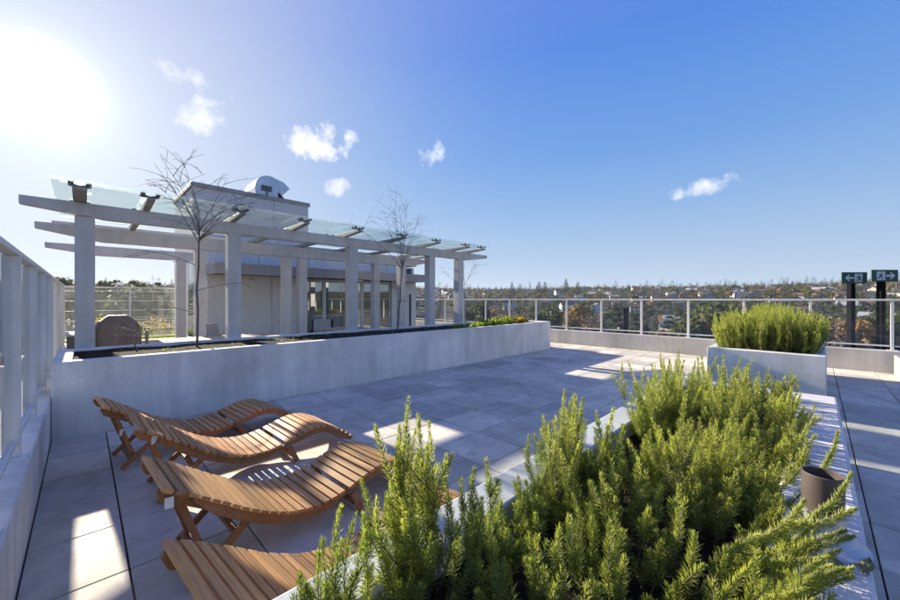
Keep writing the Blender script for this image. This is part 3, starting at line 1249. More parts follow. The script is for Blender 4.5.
def bed_of_rosemary():
    rr = random.Random(21)
    zs = NPZ - .11
    x0, x1, y0, y1 = NPX0 + .17, NPX1 - .17, NPY0 + .275, NPY1 - .215
    # (centre x, centre y, radius x, radius y, height, number)
    bushes = [
        (.60, .96, .10, .07, .30, 10, 'low rosemary bush at the lounger end of the planter'),
        (.83, .93, .09, .08, .40, 15, 'tall pointed rosemary bush leaning over the loungers'),
        (.92, .60, .20, .15, .28, 24, 'low dense rosemary bush in the near end of the bed'),
        (1.13, .89, .11, .09, .27, 14, 'slim rosemary bush beside the tall pointed one along the rim'),
        (1.36, .50, .22, .18, .34, 30, 'rosemary bush in the middle of the bed before the vent pipe'),
        (1.52, .20, .22, .09, .26, 28, 'low rosemary bush spilling over the coping near the vent pipe'),
        (1.16, .20, .20, .10, .27, 28, 'rosemary bush hanging over the coping at the near corner'),
        (1.72, .87, .22, .12, .43, 30, 'tall upright rosemary bush along the lounger side rim'),
        (1.98, .44, .24, .18, .42, 36, 'broad rosemary bush beside the vent pipe'),
        (2.18, .74, .16, .13, .36, 20, 'rosemary bush along the rim just past the tall upright one'),
        (2.52, .36, .26, .20, .36, 36, 'rosemary bush just past the vent pipe'),
        (3.08, .82, .26, .15, .52, 40, 'tall rosemary bush on the lounger side near the bare soil'),
        (3.35, .36, .28, .22, .40, 42, 'bushy rosemary on the walkway side of the bed'),
        (3.92, .74, .28, .20, .46, 42, 'feathery rosemary bush near the far end of the bed'),
        (4.42, .44, .26, .26, .40, 46, 'last rosemary bush at the tall white planter end of the bed'),
        (1.62, .58, .18, .12, .34, 22, 'rosemary bush in the middle of the bed behind the tall upright one'),
        (1.40, .84, .12, .10, .20, 20, 'knee-low rosemary bush in the dip along the lounger side rim'),
        (2.12, .20, .20, .08, .24, 20, 'small rosemary bush on the coping edge by the vent pipe'),
        (2.78, .19, .28, .07, .30, 28, 'rosemary bush leaning over the coping past the vent pipe'),
        (3.75, .22, .32, .09, .34, 32, 'rosemary bush leaning over the coping near the far end of the bed'),
    ]
    for k, (cx, cy, ax, ay, h, n, lab) in enumerate(bushes):
        d = (cx + cy) / S2
        paths = []
        far = min(1, max(0, (d - 1.2) / 2.2))
        nper = 640 - 260 * far
        wd = .0019 + .0009 * far
        sp = []
        for i in range(n):
            w = rr.uniform(0, 6.28)
            q = math.sqrt(rr.random())
            dx, dy = ax * q * math.cos(w), ay * q * math.sin(w)
            X, Y = cx + dx, cy + dy
            dx += min(0, x1 - X) + max(0, x0 - X)
            dy += min(0, y1 - Y) + max(0, y0 - Y)
            hh = h * rr.choice((.4, .55, .75, 1.0, 1.28)) * rr.uniform(.85, 1.12) * (1.1 - .35 * q)
            lean = .24 * q + rr.uniform(0, .12)
            if k in (5, 6, 17, 18, 19):
                w = rr.uniform(3.6, 6.0)
                lean += .25
            sp.append((dx, dy, hh, lean * math.cos(w) + rr.uniform(-.05, .05), lean * math.sin(w) + rr.uniform(-.05, .05)))
        if k == 1:      # the leader that stands clear above the rest
            sp += [(-.05, .06, .70, .03, .02), (-.04, .05, .64, .05, .0), (-.06, .05, .62, -.02, .03), (-.03, .06, .58, .06, .03), (-.09, .02, .52, -.05, .02), (.0, .07, .50, .06, .03), (-.02, .0, .55, .0, -.02),
                   (.05, .02, .40, .1, 0), (-.07, .06, .44, -.08, .03), (.03, .05, .6, .02, .0)]
        if k == 7:
            sp += [(.02, .03, .57, .0, .02), (.09, .02, .52, .03, 0), (-.06, .04, .46, -.03, 0), (.14, .05, .53, .05, .02), (.2, .03, .5, .02, .0)]
        if k == 3:
            sp += [(-.04, .05, .38, -.02, .02), (.02, .05, .40, 0, .02)]
        if k == 0:
            sp += [(-.14, .0, .20, -.35, .15), (-.13, -.04, .24, -.3, .1), (-.10, .02, .28, -.25, .12), (-.15, -.08, .22, -.4, .0), (-.08, .0, .34, -.15, .08), (-.12, -.02, .3, -.2, .2), (-.04, .04, .42, -.03, .02), (.0, .06, .36, .02, .02)]
        if k == 17:     # a shoot standing up behind the pipe
            paths = [[(2.22, .17, .50), (2.27, .06, .66), (2.30, -.02, .80), (2.325, -.055, .90), (2.335, -.065, .97)]]
        if k == 5:
            paths = [[(1.40, .27, .60), (1.47, .22, .72), (1.56, .15, .755), (1.66, .08, .77), (1.76, .015, .795), (1.85, -.04, .84), (1.91, -.075, .90), (1.93, -.085, .93)],
                     [(1.60, .12, .765), (1.67, .06, .81), (1.72, .03, .87)],
                     [(1.70, .05, .78), (1.78, -.03, .80), (1.84, -.09, .84)],
                     [(1.50, .20, .73), (1.57, .10, .70), (1.66, .0, .71), (1.72, -.05, .74)]]
            for q in range(11):
                ax_, ay_ = rr.uniform(1.22, 1.62), rr.uniform(.15, .2)
                ex_, ey_ = ax_ + rr.uniform(.10, .26), rr.uniform(-.11, .03)
                ez_ = rr.uniform(.69, .79)
                paths.append([(ax_, ay_, .52), (ax_ + .3 * (ex_ - ax_), ay_ + .3 * (ey_ - ay_), .63), (ax_ + .65 * (ex_ - ax_), ay_ + .65 * (ey_ - ay_), ez_ - .05), (ex_, ey_, ez_)])
        if k == 5:      # the long arching branch beside the vent pipe
            sp += [(.10, .0, .26, 1.1, -.75), (.15, -.02, .22, 1.1, -.7), (.24, .0, .30, .75, -.35), (.0, -.05, .22, .5, -.75), (-.12, -.05, .2, .3, -.8), (.3, 0, .3, .4, -.3), (.05, -.03, .24, .9, -.4)]
        if k == 11:
            sp += [(.0, .02, .62, .02, .0), (.1, .0, .58, .05, -.02), (-.1, .03, .56, -.04, .02)]
        rosemary(lab, cx, cy, zs, sp, 100 + k, nper, .033 + .002 * far, 'rosemary along the low planter', 3, wd, paths)
    # the hedge in the square planter
    zs = .73
    for k, (cx, cy) in enumerate([(7.15, .95), (7.1, .55), (7.15, .2), (7.55, .9), (7.6, .5), (7.6, .2), (8.1, .75), (8.1, .35), (8.65, .8), (8.65, .35), (9.2, .6), (9.75, .6), (10.25, .6)]):
        sp = []
        for i in range(46):
            w = rr.uniform(0, 6.28)
            q = math.sqrt(rr.random())
            dx, dy = .24 * q * math.cos(w), .24 * q * math.sin(w)
            dx = min(max(cx + dx, 6.95), 10.5) - cx
            dy = min(max(cy + dy, .05), 1.06) - cy
            ex = (cy + dy - .56) / .5
            sp.append((dx, dy, rr.uniform(.36, .74) * (1.08 - .2 * abs(ex)), rr.uniform(-.2, .12), .2 * ex + rr.uniform(-.10, .10)))
        rosemary('yellow green upright rosemary clump in the tall white planter', cx, cy, zs, sp, 300 + k, 260, .036,
                 'rosemary clumps in the tall white planter', 2, .0036)


bed_of_rosemary()


# ---- vent pipe standing on the coping
def build_vent():
    cx, cy, z = 2.0, -.015, NPZ
    t = thing('vent_pipe', 'brown open vent pipe with metal collar on the planter coping', 'pipe', (cx, cy, z))
    part(MB().lathe([(.128, .002), (.128, .010), (.115, .016), (.095, .030), (.08, .048), (.068, .056), (.060, .062), (.060, .002)], (cx, cy, z), 72), 'flashing', M['lead'], t)
    part(MB().lathe([(.064, .05), (.064, .115), (.066, .117), (.066, .125), (.0605, .127), (.0605, .05)], (cx, cy, z), 72, True), 'collar', M['galv'], t)
    part(MB().lathe([(.060, .06), (.060, .262), (.057, .265), (.054, .262), (.054, .06)], (cx, cy, z), 72, True), 'pipe', M['rust'], t)
    part(MB().lathe([(.0, .10), (.0535, .10)], (cx, cy, z), 24), 'pipe_inside', M['dark'], t)
    # the base plate lying under the flashing, with a strap
    part(MB().box(cx - .15, cx + .13, cy - .11, cy + .13, z + .0005, z + .0025), 'base_sheet', M['lead'], t)


build_vent()
for k, (x, y, a) in enumerate([(1.80, -.075, .5), (1.86, -.11, -.25)]):
    vs, fs = [], []
    for i in range(7):
        f = i / 6
        w = .017 * math.sin(math.pi * min(1, f * .94 + .06)) + .0006
        cz = .004 + .016 * f * f
        vs += [(.085 * f, -w, cz + .006), (.085 * f, 0, cz), (.085 * f, w, cz + .008)]
    for i in range(6):
        for c in range(2):
            q = i * 3 + c
            fs.append((q, q + 3, q + 4, q + 1))
    o = MB().add(vs, fs).build('fallen_leaf', M['yellowgreen_tape'], smooth=True)
    sol = o.modifiers.new('thickness', 'SOLIDIFY')
    sol.thickness = .0012
    o.location = (x, y, NPZ)
    o.rotation_euler = (0, 0, a)
    tag(o, 'curled olive leaf lying on the planter coping by the vent pipe', 'leaf', 'fallen leaves by the vent pipe')


# ---- bare trees
def bare_tree(label, base, height, spread, seed, n_main, first, trunk_r, lean=(0, 0), low=()):
    rr = random.Random(seed)
    x, y, z = base
    t = thing('bare_tree', label, 'tree', base)
    tr = MB()
    pts = [Vector((x + lean[0] * k / 6 + rr.uniform(-.015, .015), y + lean[1] * k / 6, z - .05 + (first + .25) * k / 6)) for k in range(7)]
    tr.tube(pts, [trunk_r * (1 - .45 * k / 6) for k in range(7)], 8)
    part(tr, 'trunk', M['bark'], t, smooth=True)
    br = MB()

    def grow(p, d, L, rad, depth):
        n = 7
        q = [p.copy()]
        dd = d.copy()
        for k in range(n):
            dd = (dd + Vector((rr.uniform(-.13, .13), rr.uniform(-.13, .13), rr.uniform(-.10, .06) - (.05 if depth else .02)))).normalized()
            q.append(q[-1] + dd * (L / n))
        br.tube(q, [max(.0021, rad * (1 - .82 * k / n)) for k in range(n + 1)], 5 if depth == 0 else 4, cap=False)
        if depth < 2:
            for j in range(4 if depth == 0 else 2):
                i = rr.randint(2, n - 1)
                w = rr.uniform(0, 6.28)
                nd = (dd * .7 + Vector((math.cos(w), math.sin(w), rr.uniform(-.1, .6))) * .75).normalized()
                grow(q[i], nd, L * rr.uniform(.28, .55), rad * .6, depth + 1)
    top = height - first
    for k in range(n_main):
        w = 2 * math.pi * k / n_main + rr.uniform(-.3, .3)
        f = rr.uniform(.55, 1.0)
        i = 4 + 2 * f
        p = pts[int(i)].lerp(pts[min(6, int(i) + 1)], i - int(i))
        el = rr.uniform(.55, 1.6)
        d = Vector((math.cos(w) * spread, math.sin(w) * spread, el * top)).normalized()
        grow(p, d, top * rr.uniform(.75, 1.1) * (1.0 if el > 1 else .9), trunk_r * .42, 0)
    for (zz, w, L) in low:
        grow(Vector((x, y, z + zz)), Vector((math.cos(w), math.sin(w), .45)).normalized(), L, trunk_r * .35, 0)
    part(br, 'branches', M['bark'], t, smooth=True)
    return t


bare_tree('slender bare tree standing before the grill end of the pergola', (1.22, 6.72, ZP - .08), 2.95, .75, 23, 12, 1.7, .018, (.05, 0), low=[(.55, 2.8, .6), (.9, -.4, .7), (1.3, 3.4, .7)])
bare_tree('thin bare tree before the glass doors with upswept twigs', (5.05, 6.75, ZP - .08), 3.05, .55, 9, 9, 1.45, .018, (.16, 0), low=[(.7, .3, .7), (1.0, 2.4, .6)])
bare_tree('small bare tree behind the last pergola columns', (8.95, 8.3, .0), 3.3, .6, 13, 5, 1.9, .015, (.05, 0), low=[(1.5, 2.2, 1.0)])
bare_tree('low bare shrub with arching twigs in the long planter', (.52, 6.75, ZP - .08), .55, .9, 17, 7, .10, .010)


# ---- leafy plants in the long planter
def leafy(label, x, y, z, r, h, mat, seed, n=260, name='low_plant', group=None, cat='plant'):
    t = thing(name, label, cat, (x, y, z), group)
    def smp(g, k):
        a = g.uniform(0, 6.28, k)
        q = np.sqrt(g.random(k))
        zz = h * g.random(k) * (1 - .5 * q)
        return np.stack([r * q * np.cos(a), r * q * np.sin(a), zz], 1)
    v, q = leaf_cloud(n, smp, .05, .11, .28, .5, seed)
    me = np_mesh('foliage', v, q)
    me.materials.append(M[mat])
    o = link('foliage', me, t, loc=(0, 0, 0))
    rr = random.Random(seed)
    st = MB()
    for k in range(9):
        w = rr.uniform(0, 6.28)
        st.tube([(0, 0, -.03), (r * .4 * math.cos(w), r * .4 * math.sin(w), h * .5), (r * .75 * math.cos(w), r * .75 * math.sin(w), h * .8)], [.005, .004, .002], 4)
    st.build('stems', M['rosestem'], t)
    return t


zz = ZP - .035
for k, (x, y, r, h, mt) in enumerate([(7.3, 6.3, .2, .10, 'cover_green'), (7.9, 6.45, .24, .16, 'cover_green'), (8.35, 6.5, .26, .2, 'cover_green'), (8.85, 6.45, .22, .2, 'cover_green'),
                                      (9.25, 6.7, .2, .22, 'cover_rust'), (9.6, 6.5, .22, .18, 'cover_rust'), (6.6, 6.25, .18, .08, 'cover_green')]):
    if mt == 'cover_green':
        leafy('low bright green leafy plant in the long planter', x, y, zz, r, h, mt, 40 + k, group='green plants in the long planter')
    else:
        leafy('low rusty yellow leafy plant at the open end of the long planter', x, y, zz, r, h, mt, 40 + k, group='rusty plants in the long planter')


def moss():
    def smp(r, n):
        return np.stack([r.uniform(.2, 7.2, n), r.uniform(6.1, 7.2, n), np.full(n, zz - .005)], 1)
    v, q = leaf_cloud(420, smp, .03, .06, .2, .6, 77)
    me = np_mesh('ground_cover', v, q)
    me.materials.append(M['cover_green'])
    tag(link('ground_cover', me), 'thin scatter of green ground cover on the long planter soil', 'ground cover', kind='stuff')


moss()
for k, (x, y, r, h, mt, lab) in enumerate([(.35, 14.6, .45, .8, 'cover_rust', 'orange shrub beyond the wind screen'), (1.0, 15.0, .5, .7, 'cover_green', 'green shrub beyond the wind screen'),
                                           (1.7, 15.6, .5, .75, 'cover_rust', 'brown shrub beside the pavilion flank')]):
    leafy(lab, x, y, .29, r, h, mt, 60 + k, 700, 'shrub', cat='shrub')


# ---- covered grill, cabinet, table, chairs
def build_grill():
    x, y = .50, 10.1
    t = thing('covered_grill', 'barbecue grill under a brown fabric cover', 'grill', (x, y, 0))
    ring = [(-.40, -.28), (.40, -.28), (.40, .28), (-.40, .28)]
    prof = [(0, 1.02), (.55, 1.0), (.86, .99), (.90, 1.03), (.96, .98), (1.08, .80), (1.17, .55), (1.21, .40)]
    vs, fs = [], []
    n = 24
    rr = random.Random(5)
    for i, (z, s) in enumerate(prof):
        for k in range(n):
            w = 2 * math.pi * k / n
            c, sn = math.cos(w), math.sin(w)
            e = .28
            X = .36 * math.copysign(abs(c) ** e, c) * s
            Y = .29 * math.copysign(abs(sn) ** e, sn) * (s if z < .95 else .55 + .45 * s)
            f = 1 + (.018 * math.sin(k * 2.7 + i) if z < .9 else 0)
            vs.append((x + X * f, y + Y * f, z + .01))
    for i in range(len(prof) - 1):
        for k in range(n):
            j = (k + 1) % n
            fs.append((i * n + k, i * n + j, (i + 1) * n + j, (i + 1) * n + k))
    fs.append(tuple(range((len(prof) - 1) * n, len(prof) * n)))
    part(MB().add(vs, fs), 'cover', M['cover'], t, bevel=.01)
    part(MB().tube([(x + .40, y - .05, .92), (x + .50, y - .05, .91), (x + .50, y + .18, .91)], .012, 6), 'side_handle', M['steel'], t)
    part(MB().box(x + .42, x + .47, y - .2, y - .14, .3, .9), 'gas_hose_box', M['steel'], t)


build_grill()
t = thing('outdoor_cabinet', 'low brown stone cabinet with pale top beside the covered grill', 'cabinet', (-.05, 10.2, 0))
part(MB().box(-.22, .08, 9.9, 10.9, .0, .84), 'cabinet_body', M['cabinet'], t, bevel=.01)
part(MB().box(-.235, .09, 9.87, 10.92, .842, .875), 'worktop', M['coping'], t, bevel=.006)

t = thing('patio_table', 'long pale wooden table under the pergola', 'table', (1.9, 8.75, 0))
for k in range(6):
    part(MB().box(1.05, 2.95, 8.28 + .155 * k, 8.28 + .155 * k + .148, .72, .755), 'board', M['tablewood'], t, bevel=.004)
for lx in (1.15, 2.77):
    for ly in (8.35, 9.05):
        part(MB().box(lx, lx + .08, ly, ly + .08, 0, .718), 'leg', M['frame'], t, bevel=.004)
t = thing('side_table', 'square brown wooden table before the glass doors', 'table', (5.3, 9.6, 0))
for k in range(5):
    part(MB().box(4.75, 5.85, 9.05 + .2 * k, 9.05 + .2 * k + .192, .68, .715), 'board', M['tablewood'], t, bevel=.004)
for lx in (4.82, 5.7):
    for ly in (9.12, 9.9):
        part(MB().box(lx, lx + .07, ly, ly + .07, 0, .678), 'leg', M['frame'], t, bevel=.004)


def armchair(label, x, y, rz):
    t = thing('armchair', label, 'chair', (x, y, 0), 'wicker armchairs under the pergola')
    t.rotation_euler = (0, 0, rz)
    w = M['wicker']
    MB().box(-.33, .33, -.33, .33, .26, .34).build('seat_frame', w, t, bevel=.02)
    MB().prism([(.24, .30), (.33, .30), (.43, .88), (.36, .90)], -.33, .33, 'x').build('backrest', w, t, bevel=.02)
    for s in (-1, 1):
        MB().box(s * .33 - .05 * (s > 0), s * .33 + .05 * (s < 0), -.32, .26, .345, .60).build('armrest', w, t, bevel=.02)
        for yy in (-.3, .24):
            MB().box(s * .3 - .025, s * .3 + .025, yy, yy + .05, 0, .258).build('leg', w, t)
    MB().box(-.27, .27, -.31, .22, .345, .46).build('seat_cushion', M['cushion'], t, bevel=.04, segs=3)
    MB().prism([(.13, .47), (.235, .47), (.33, .90), (.24, .92)], -.26, .26, 'x').build('back_cushion', M['cushion'], t, bevel=.035, segs=3)


armchair('dark wicker armchair with beige cushion beside the pale cladding wall', 2.45, 10.9, R(35))
armchair('dark wicker armchair with beige cushion in front of the glass doors', 5.2, 10.8, R(-30))


# ---- exit signs on black posts outside the railing, and bare posts
def exit_sign(px, top, left, label):
    X0 = XF + .55
    u = (px - 450) / FPX
    Y0 = X0 * (1 - u) / (1 + u)
    t = thing('exit_sign', label, 'sign', (X0, Y0, -.04))
    t.rotation_euler = (0, 0, R(45))       # the panel faces the middle of the deck
    X = Y = 0.0
    top += .04
    MB().box(-.05, .05, -.05, .05, 0, top - .24).build('post', M['black'], t, bevel=.004)
    w = .29
    b = MB().box(-.075, -.052, -w, w, top - .26, top).build('sign_panel', M['signgreen'], t, bevel=.004)
    xf = -.0785
    zc = top - .13
    sgn = 1 if left else -1
    def Q(pts):
        return MB().prism([(a * sgn, zc + c) for a, c in pts], xf, xf + .003, 'x')
    Q([(.22, 0), (.14, .07), (.10, .07), (.155, .02), (.02, .02), (.02, -.02), (.155, -.02), (.10, -.07), (.14, -.07)]).build('arrow', M['signwhite'], b)
    sq = Q([(.0, .095), (-.18, .095), (-.18, -.095), (.0, -.095)]).build('pictogram', M['signwhite'], b)
    mb = MB()
    x2 = xf - .004
    def quad(p, q, r):
        p, q = Vector(p), Vector(q)
        d = (q - p).normalized()
        n = Vector((-d.y, d.x)) * r
        mb.prism([((k.x - .09) * sgn, zc + k.y) for k in (p + n, p - n, q - n, q + n)], x2, x2 + .003, 'x')
    quad((.0, .035), (-.02, -.015), .017)
    quad((-.02, -.015), (.03, -.04), .011)
    quad((.03, -.04), (.02, -.08), .010)
    quad((-.02, -.015), (-.05, -.05), .011)
    quad((-.05, -.05), (-.08, -.055), .010)
    quad((.0, .03), (.05, .005), .009)
    quad((.0, .03), (-.045, .02), .009)
    quad((.012, .062), (.012, .084), .013)
    mb.build('running_figure', M['signgreen'], sq)


exit_sign(851, 2.16, True, 'green exit sign with arrow pointing left on a black post')
exit_sign(881, 2.19, False, 'green exit sign with arrow pointing right on a black post')
for px in (485, 626):
    X = XF + .50
    u = (px - 450) / FPX
    Y = X * (1 - u) / (1 + u)
    mb = MB().box(X - .06, X + .06, Y - .06, Y + .06, -.04, 1.22)
    mb.box(X - .07, X + .07, Y - .07, Y + .07, 1.223, 1.27)
    o = mb.build('black_bollard', M['black'], bevel=.006)
    tag(o, 'short black square post just outside the glass railing', 'post', 'black posts outside the railing')

# ledge outside the far parapet that carries the posts
o = MB().box(XF + .345, XF + .9, -5.5, 16.5, -.9, -.045).build('roof_ledge', M['kerb'])
tag(o, 'concrete ledge outside the far parapet', 'ledge', kind='structure')


# ================================================================== THE HILLSIDE
def crown_conifer(seed, n, h=10.0, r=2.3, ls=1.0):
    g = np.random.default_rng(seed)
    t = g.random(n) ** .75
    lvl = np.floor(t * 13) / 13 + g.normal(0, .012, n)
    rad = r * (1 - lvl) * (.75 + .35 * g.random(n)) * (.85 + .25 * np.sin(lvl * 80))
    a = g.uniform(0, 6.283, n)
    q = rad * np.sqrt(g.uniform(.15, 1, n))
    c = np.stack([q * np.cos(a), q * np.sin(a), .09 * h + lvl * .91 * h - q * .25], 1)
    out = np.stack([np.cos(a), np.sin(a), np.full(n, -.35)], 1)
    s = np.stack([-np.sin(a), np.cos(a), g.normal(0, .3, n)], 1)
    L = (.25 + .55 * (1 - lvl))[:, None] * g.uniform(.7, 1.3, (n, 1)) * h / 10 * ls
    v = np.stack([c, c + out * L * .5 + s * L * .3, c + out * L, c + out * L * .5 - s * L * .3], 1).reshape(-1, 3)
    return v, np.arange(4 * n).reshape(-1, 4)


def crown_round(seed, n, h=9.0, r=3.2, sz=.55):
    g = np.random.default_rng(seed)
    k = 9
    cc = g.normal(0, .45, (k, 3)) * [r, r, h * .28] + [0, 0, h * .62]
    cr = g.uniform(.3, .55, k) * r
    i = g.integers(0, k, n)
    d = g.normal(size=(n, 3))
    d /= np.linalg.norm(d, axis=1, keepdims=True)
    c = cc[i] + d * (cr[i] * g.uniform(.55, 1.05, n))[:, None]
    e = g.normal(size=(n, 3))
    e /= np.linalg.norm(e, axis=1, keepdims=True)
    s = np.cross(e, g.normal(size=(n, 3)))
    s /= np.linalg.norm(s, axis=1, keepdims=True)
    L = sz * g.uniform(.6, 1.3, (n, 1))
    v = np.stack([c - e * L * .5, c + s * L * .4, c + e * L * .5, c - s * L * .4], 1).reshape(-1, 3)
    return v, np.arange(4 * n).reshape(-1, 4)


LEAF = {
    'conifer': mat_leaf('conifer_leaf', (.03, .05, .026), (.058, .082, .038), .25, .3, True, .7),
    'olive': mat_leaf('olive_leaf', (.075, .09, .035), (.14, .14, .055), .35, .3, True, .7),
    'orange': mat_leaf('autumn_leaf', (.26, .14, .05), (.40, .23, .08), .35, .3, True, .7),
    'bare': mat_leaf('bare_twigs', (.13, .10, .085), (.22, .17, .14), .2, .3, True, .8),
}
KIND_LABEL = {
    'conifer': ('dark green conifer among the houses beyond the railing', 'conifers on the hillside'),
    'olive': ('rounded olive green tree among the houses beyond the railing', 'olive green trees on the hillside'),
    'orange': ('orange autumn tree among the houses beyond the railing', 'orange trees on the hillside'),
    'bare': ('leafless brown tree among the houses beyond the railing', 'leafless trees on the hillside'),
}
PROTO = {}
for kind in LEAF:
    for q in range(3):
        if kind == 'conifer':
            v, f = crown_conifer(500 + q, 1300, 10, 2.3 + .35 * q)
        elif kind == 'bare':
            v, f = crown_round(530 + q, 1300, 9, 3.0, .42)
        else:
            v, f = crown_round(560 + q + 7 * len(kind), 1500, 9, 3.0, .72)
        me = np_mesh('crown', v, f)
        me.materials.append(LEAF[kind])
        tb = MB().tube([(0, 0, -1), (.05, 0, 2), (0, .05, 5 if kind != 'conifer' else 8)], [.22, .17, .06], 6)
        if kind != 'conifer':
            for w in (0.3, 2.2, 4.3):
                tb.tube([(0, 0, 2.2), (math.cos(w) * .9, math.sin(w) * .9, 4.2), (math.cos(w) * 1.6, math.sin(w) * 1.6, 6.0)], [.12, .08, .03], 5)
        tm = tb.mesh('trunk')
        tm.materials.append(M['trunk'])
        PROTO[kind, q] = (me, tm)


def place_tree(kind, x, y, height, rr):
    q = rr.randint(0, 2)
    lab, grp = KIND_LABEL[kind]
    nm = {'conifer': 'conifer_tree', 'olive': 'olive_green_tree', 'orange': 'autumn_tree', 'bare': 'leafless_tree'}[kind]
    t = thing(nm, lab, 'tree', (x, y, terrain_z(x, y)), grp)
    s = height / (10.0 if kind == 'conifer' else 9.0)
    wd = s * rr.uniform(.85, 1.2) * (1.35 if kind == 'conifer' and height > 17 else 1.0)
    t.scale = (wd, wd, s)
    t.rotation_euler = (0, 0, rr.uniform(0, 6.28))
    me, tm = PROTO[kind, q]
    link('crown', me, t, loc=(0, 0, 0))
    link('trunk', tm, t, loc=(0, 0, 0))


def polar(px, d):
    v = ray(px, 299)
    v.z = 0
    v.normalize()
    return v.x * d, v.y * d


HOUSES = []


def build_houses():
    rr = random.Random(77)
    walls = [('white', (.72, .71, .68)), ('cream', (.60, .54, .44)), ('grey', (.38, .39, .41)), ('brown', (.25, .18, .13)), ('blue', (.30, .37, .46))]
    roofs = [('dark grey', (.085, .085, .09)), ('brown', (.13, .085, .06)), ('pale', (.36, .35, .34))]
    WM = {n: mat_paint('house_wall_' + n, c, .8, 0, .1) for n, c in walls}
    RM = {n: mat_paint('house_roof_' + n.replace(' ', '_'), c, .8, 0, .2) for n, c in roofs}
    GM = mat_paint('house_window', (.03, .035, .04), .15)
    shapes = []
    for w, d, h, rh in ((9, 8, 5.4, 2.2), (12, 8, 5.8, 2.6), (10, 9, 3.2, 2.4), (14, 9, 6.2, 1.6)):
        wl = MB().box(-w / 2, w / 2, -d / 2, d / 2, -4, h)
        wl.prism([(-d / 2, h), (d / 2, h), (0, h + rh)], -w / 2 + .05, w / 2 - .05, 'x')
        e = .5
        rf = MB()
        k = rh / (d / 2)
        for s in (-1, 1):
            rf.add([(-w / 2 - e, s * (d / 2 + e), h - k * e + .03), (w / 2 + e, s * (d / 2 + e), h - k * e + .03), (w / 2 + e, 0, h + rh + .03), (-w / 2 - e, 0, h + rh + .03),
                    (-w / 2 - e, s * (d / 2 + e), h - k * e + .28), (w / 2 + e, s * (d / 2 + e), h - k * e + .28), (w / 2 + e, 0, h + rh + .28), (-w / 2 - e, 0, h + rh + .28)],
                   [(0, 1, 2, 3), (7, 6, 5, 4), (0, 4, 5, 1), (1, 5, 6, 2), (2, 6, 7, 3), (3, 7, 4, 0)])
        wins = []
        for fl in range(2 if h > 4 else 1):
            for k in range(3):
                for s in (-1, 1):
                    wins.append((-w / 2 + w * (k + .5) / 3, s * (d / 2 + .03), .9 + 2.6 * fl))
        shapes.append((wl, rf, wins, (w, d, h, rh)))
    wm_cache, rm_cache = {}, {}
    win = MB().box(-.75, .75, -.05, .05, 0, 1.35).mesh('window')
    win.materials.append(GM)
    chim = MB().box(-.35, .35, -.35, .35, -.5, 1.3).mesh('chimney')
    chim.materials.append(WM['brown'])
    n = 0
    tries = 0
    while n < 210 and tries < 9000:
        tries += 1
        if rr.random() < .84:
            px = rr.uniform(395, 960)
        else:
            px = rr.uniform(-40, 230)
        d = 190 + 660 * rr.random() ** .62
        x, y = polar(px, d)
        if any((x - a) ** 2 + (y - b) ** 2 < 17 ** 2 for a, b in HOUSES):
            continue
        HOUSES.append((x, y))
        si = rr.choice((0, 0, 1, 1, 2, 3))
        wn = rr.choices([q[0] for q in walls], (5, 4, 3, 2, 1))[0]
        rn = rr.choices([q[0] for q in roofs], (4, 3, 2))[0]
        wl, rf, wins, dims = shapes[si]
        if (si, wn) not in wm_cache:
            me = wl.mesh('wall')
            me.materials.append(WM[wn])
            wm_cache[si, wn] = me
        if (si, rn) not in rm_cache:
            me = rf.mesh('roof')
            me.materials.append(RM[rn])
            rm_cache[si, rn] = me
        size = {0: 'small two-storey', 1: 'two-storey', 2: 'single-storey', 3: 'long two-storey'}[si]
        t = thing('house', f'{size} {wn} house with {rn} gabled roof on the wooded hillside', 'house', (x, y, terrain_z(x, y)),
                  f'{size} {wn} houses with {rn} roofs on the hillside')
        ang = math.atan2(y, x) + math.pi / 2 + rr.gauss(0, .35) + (math.pi / 2 if rr.random() < .25 else 0)
        t.rotation_euler = (0, 0, ang)
        link('wall', wm_cache[si, wn], t, loc=(0, 0, 0))
        r = link('roof', rm_cache[si, rn], t, loc=(0, 0, 0))
        if rr.random() < .5:
            link('chimney', chim, r, loc=(dims[0] * .25, 0, dims[2] + dims[3]))
        if d < 420:
            for wx, wy, wz in wins:
                link('window', win, t, loc=(wx, wy, wz))
        n += 1


build_houses()


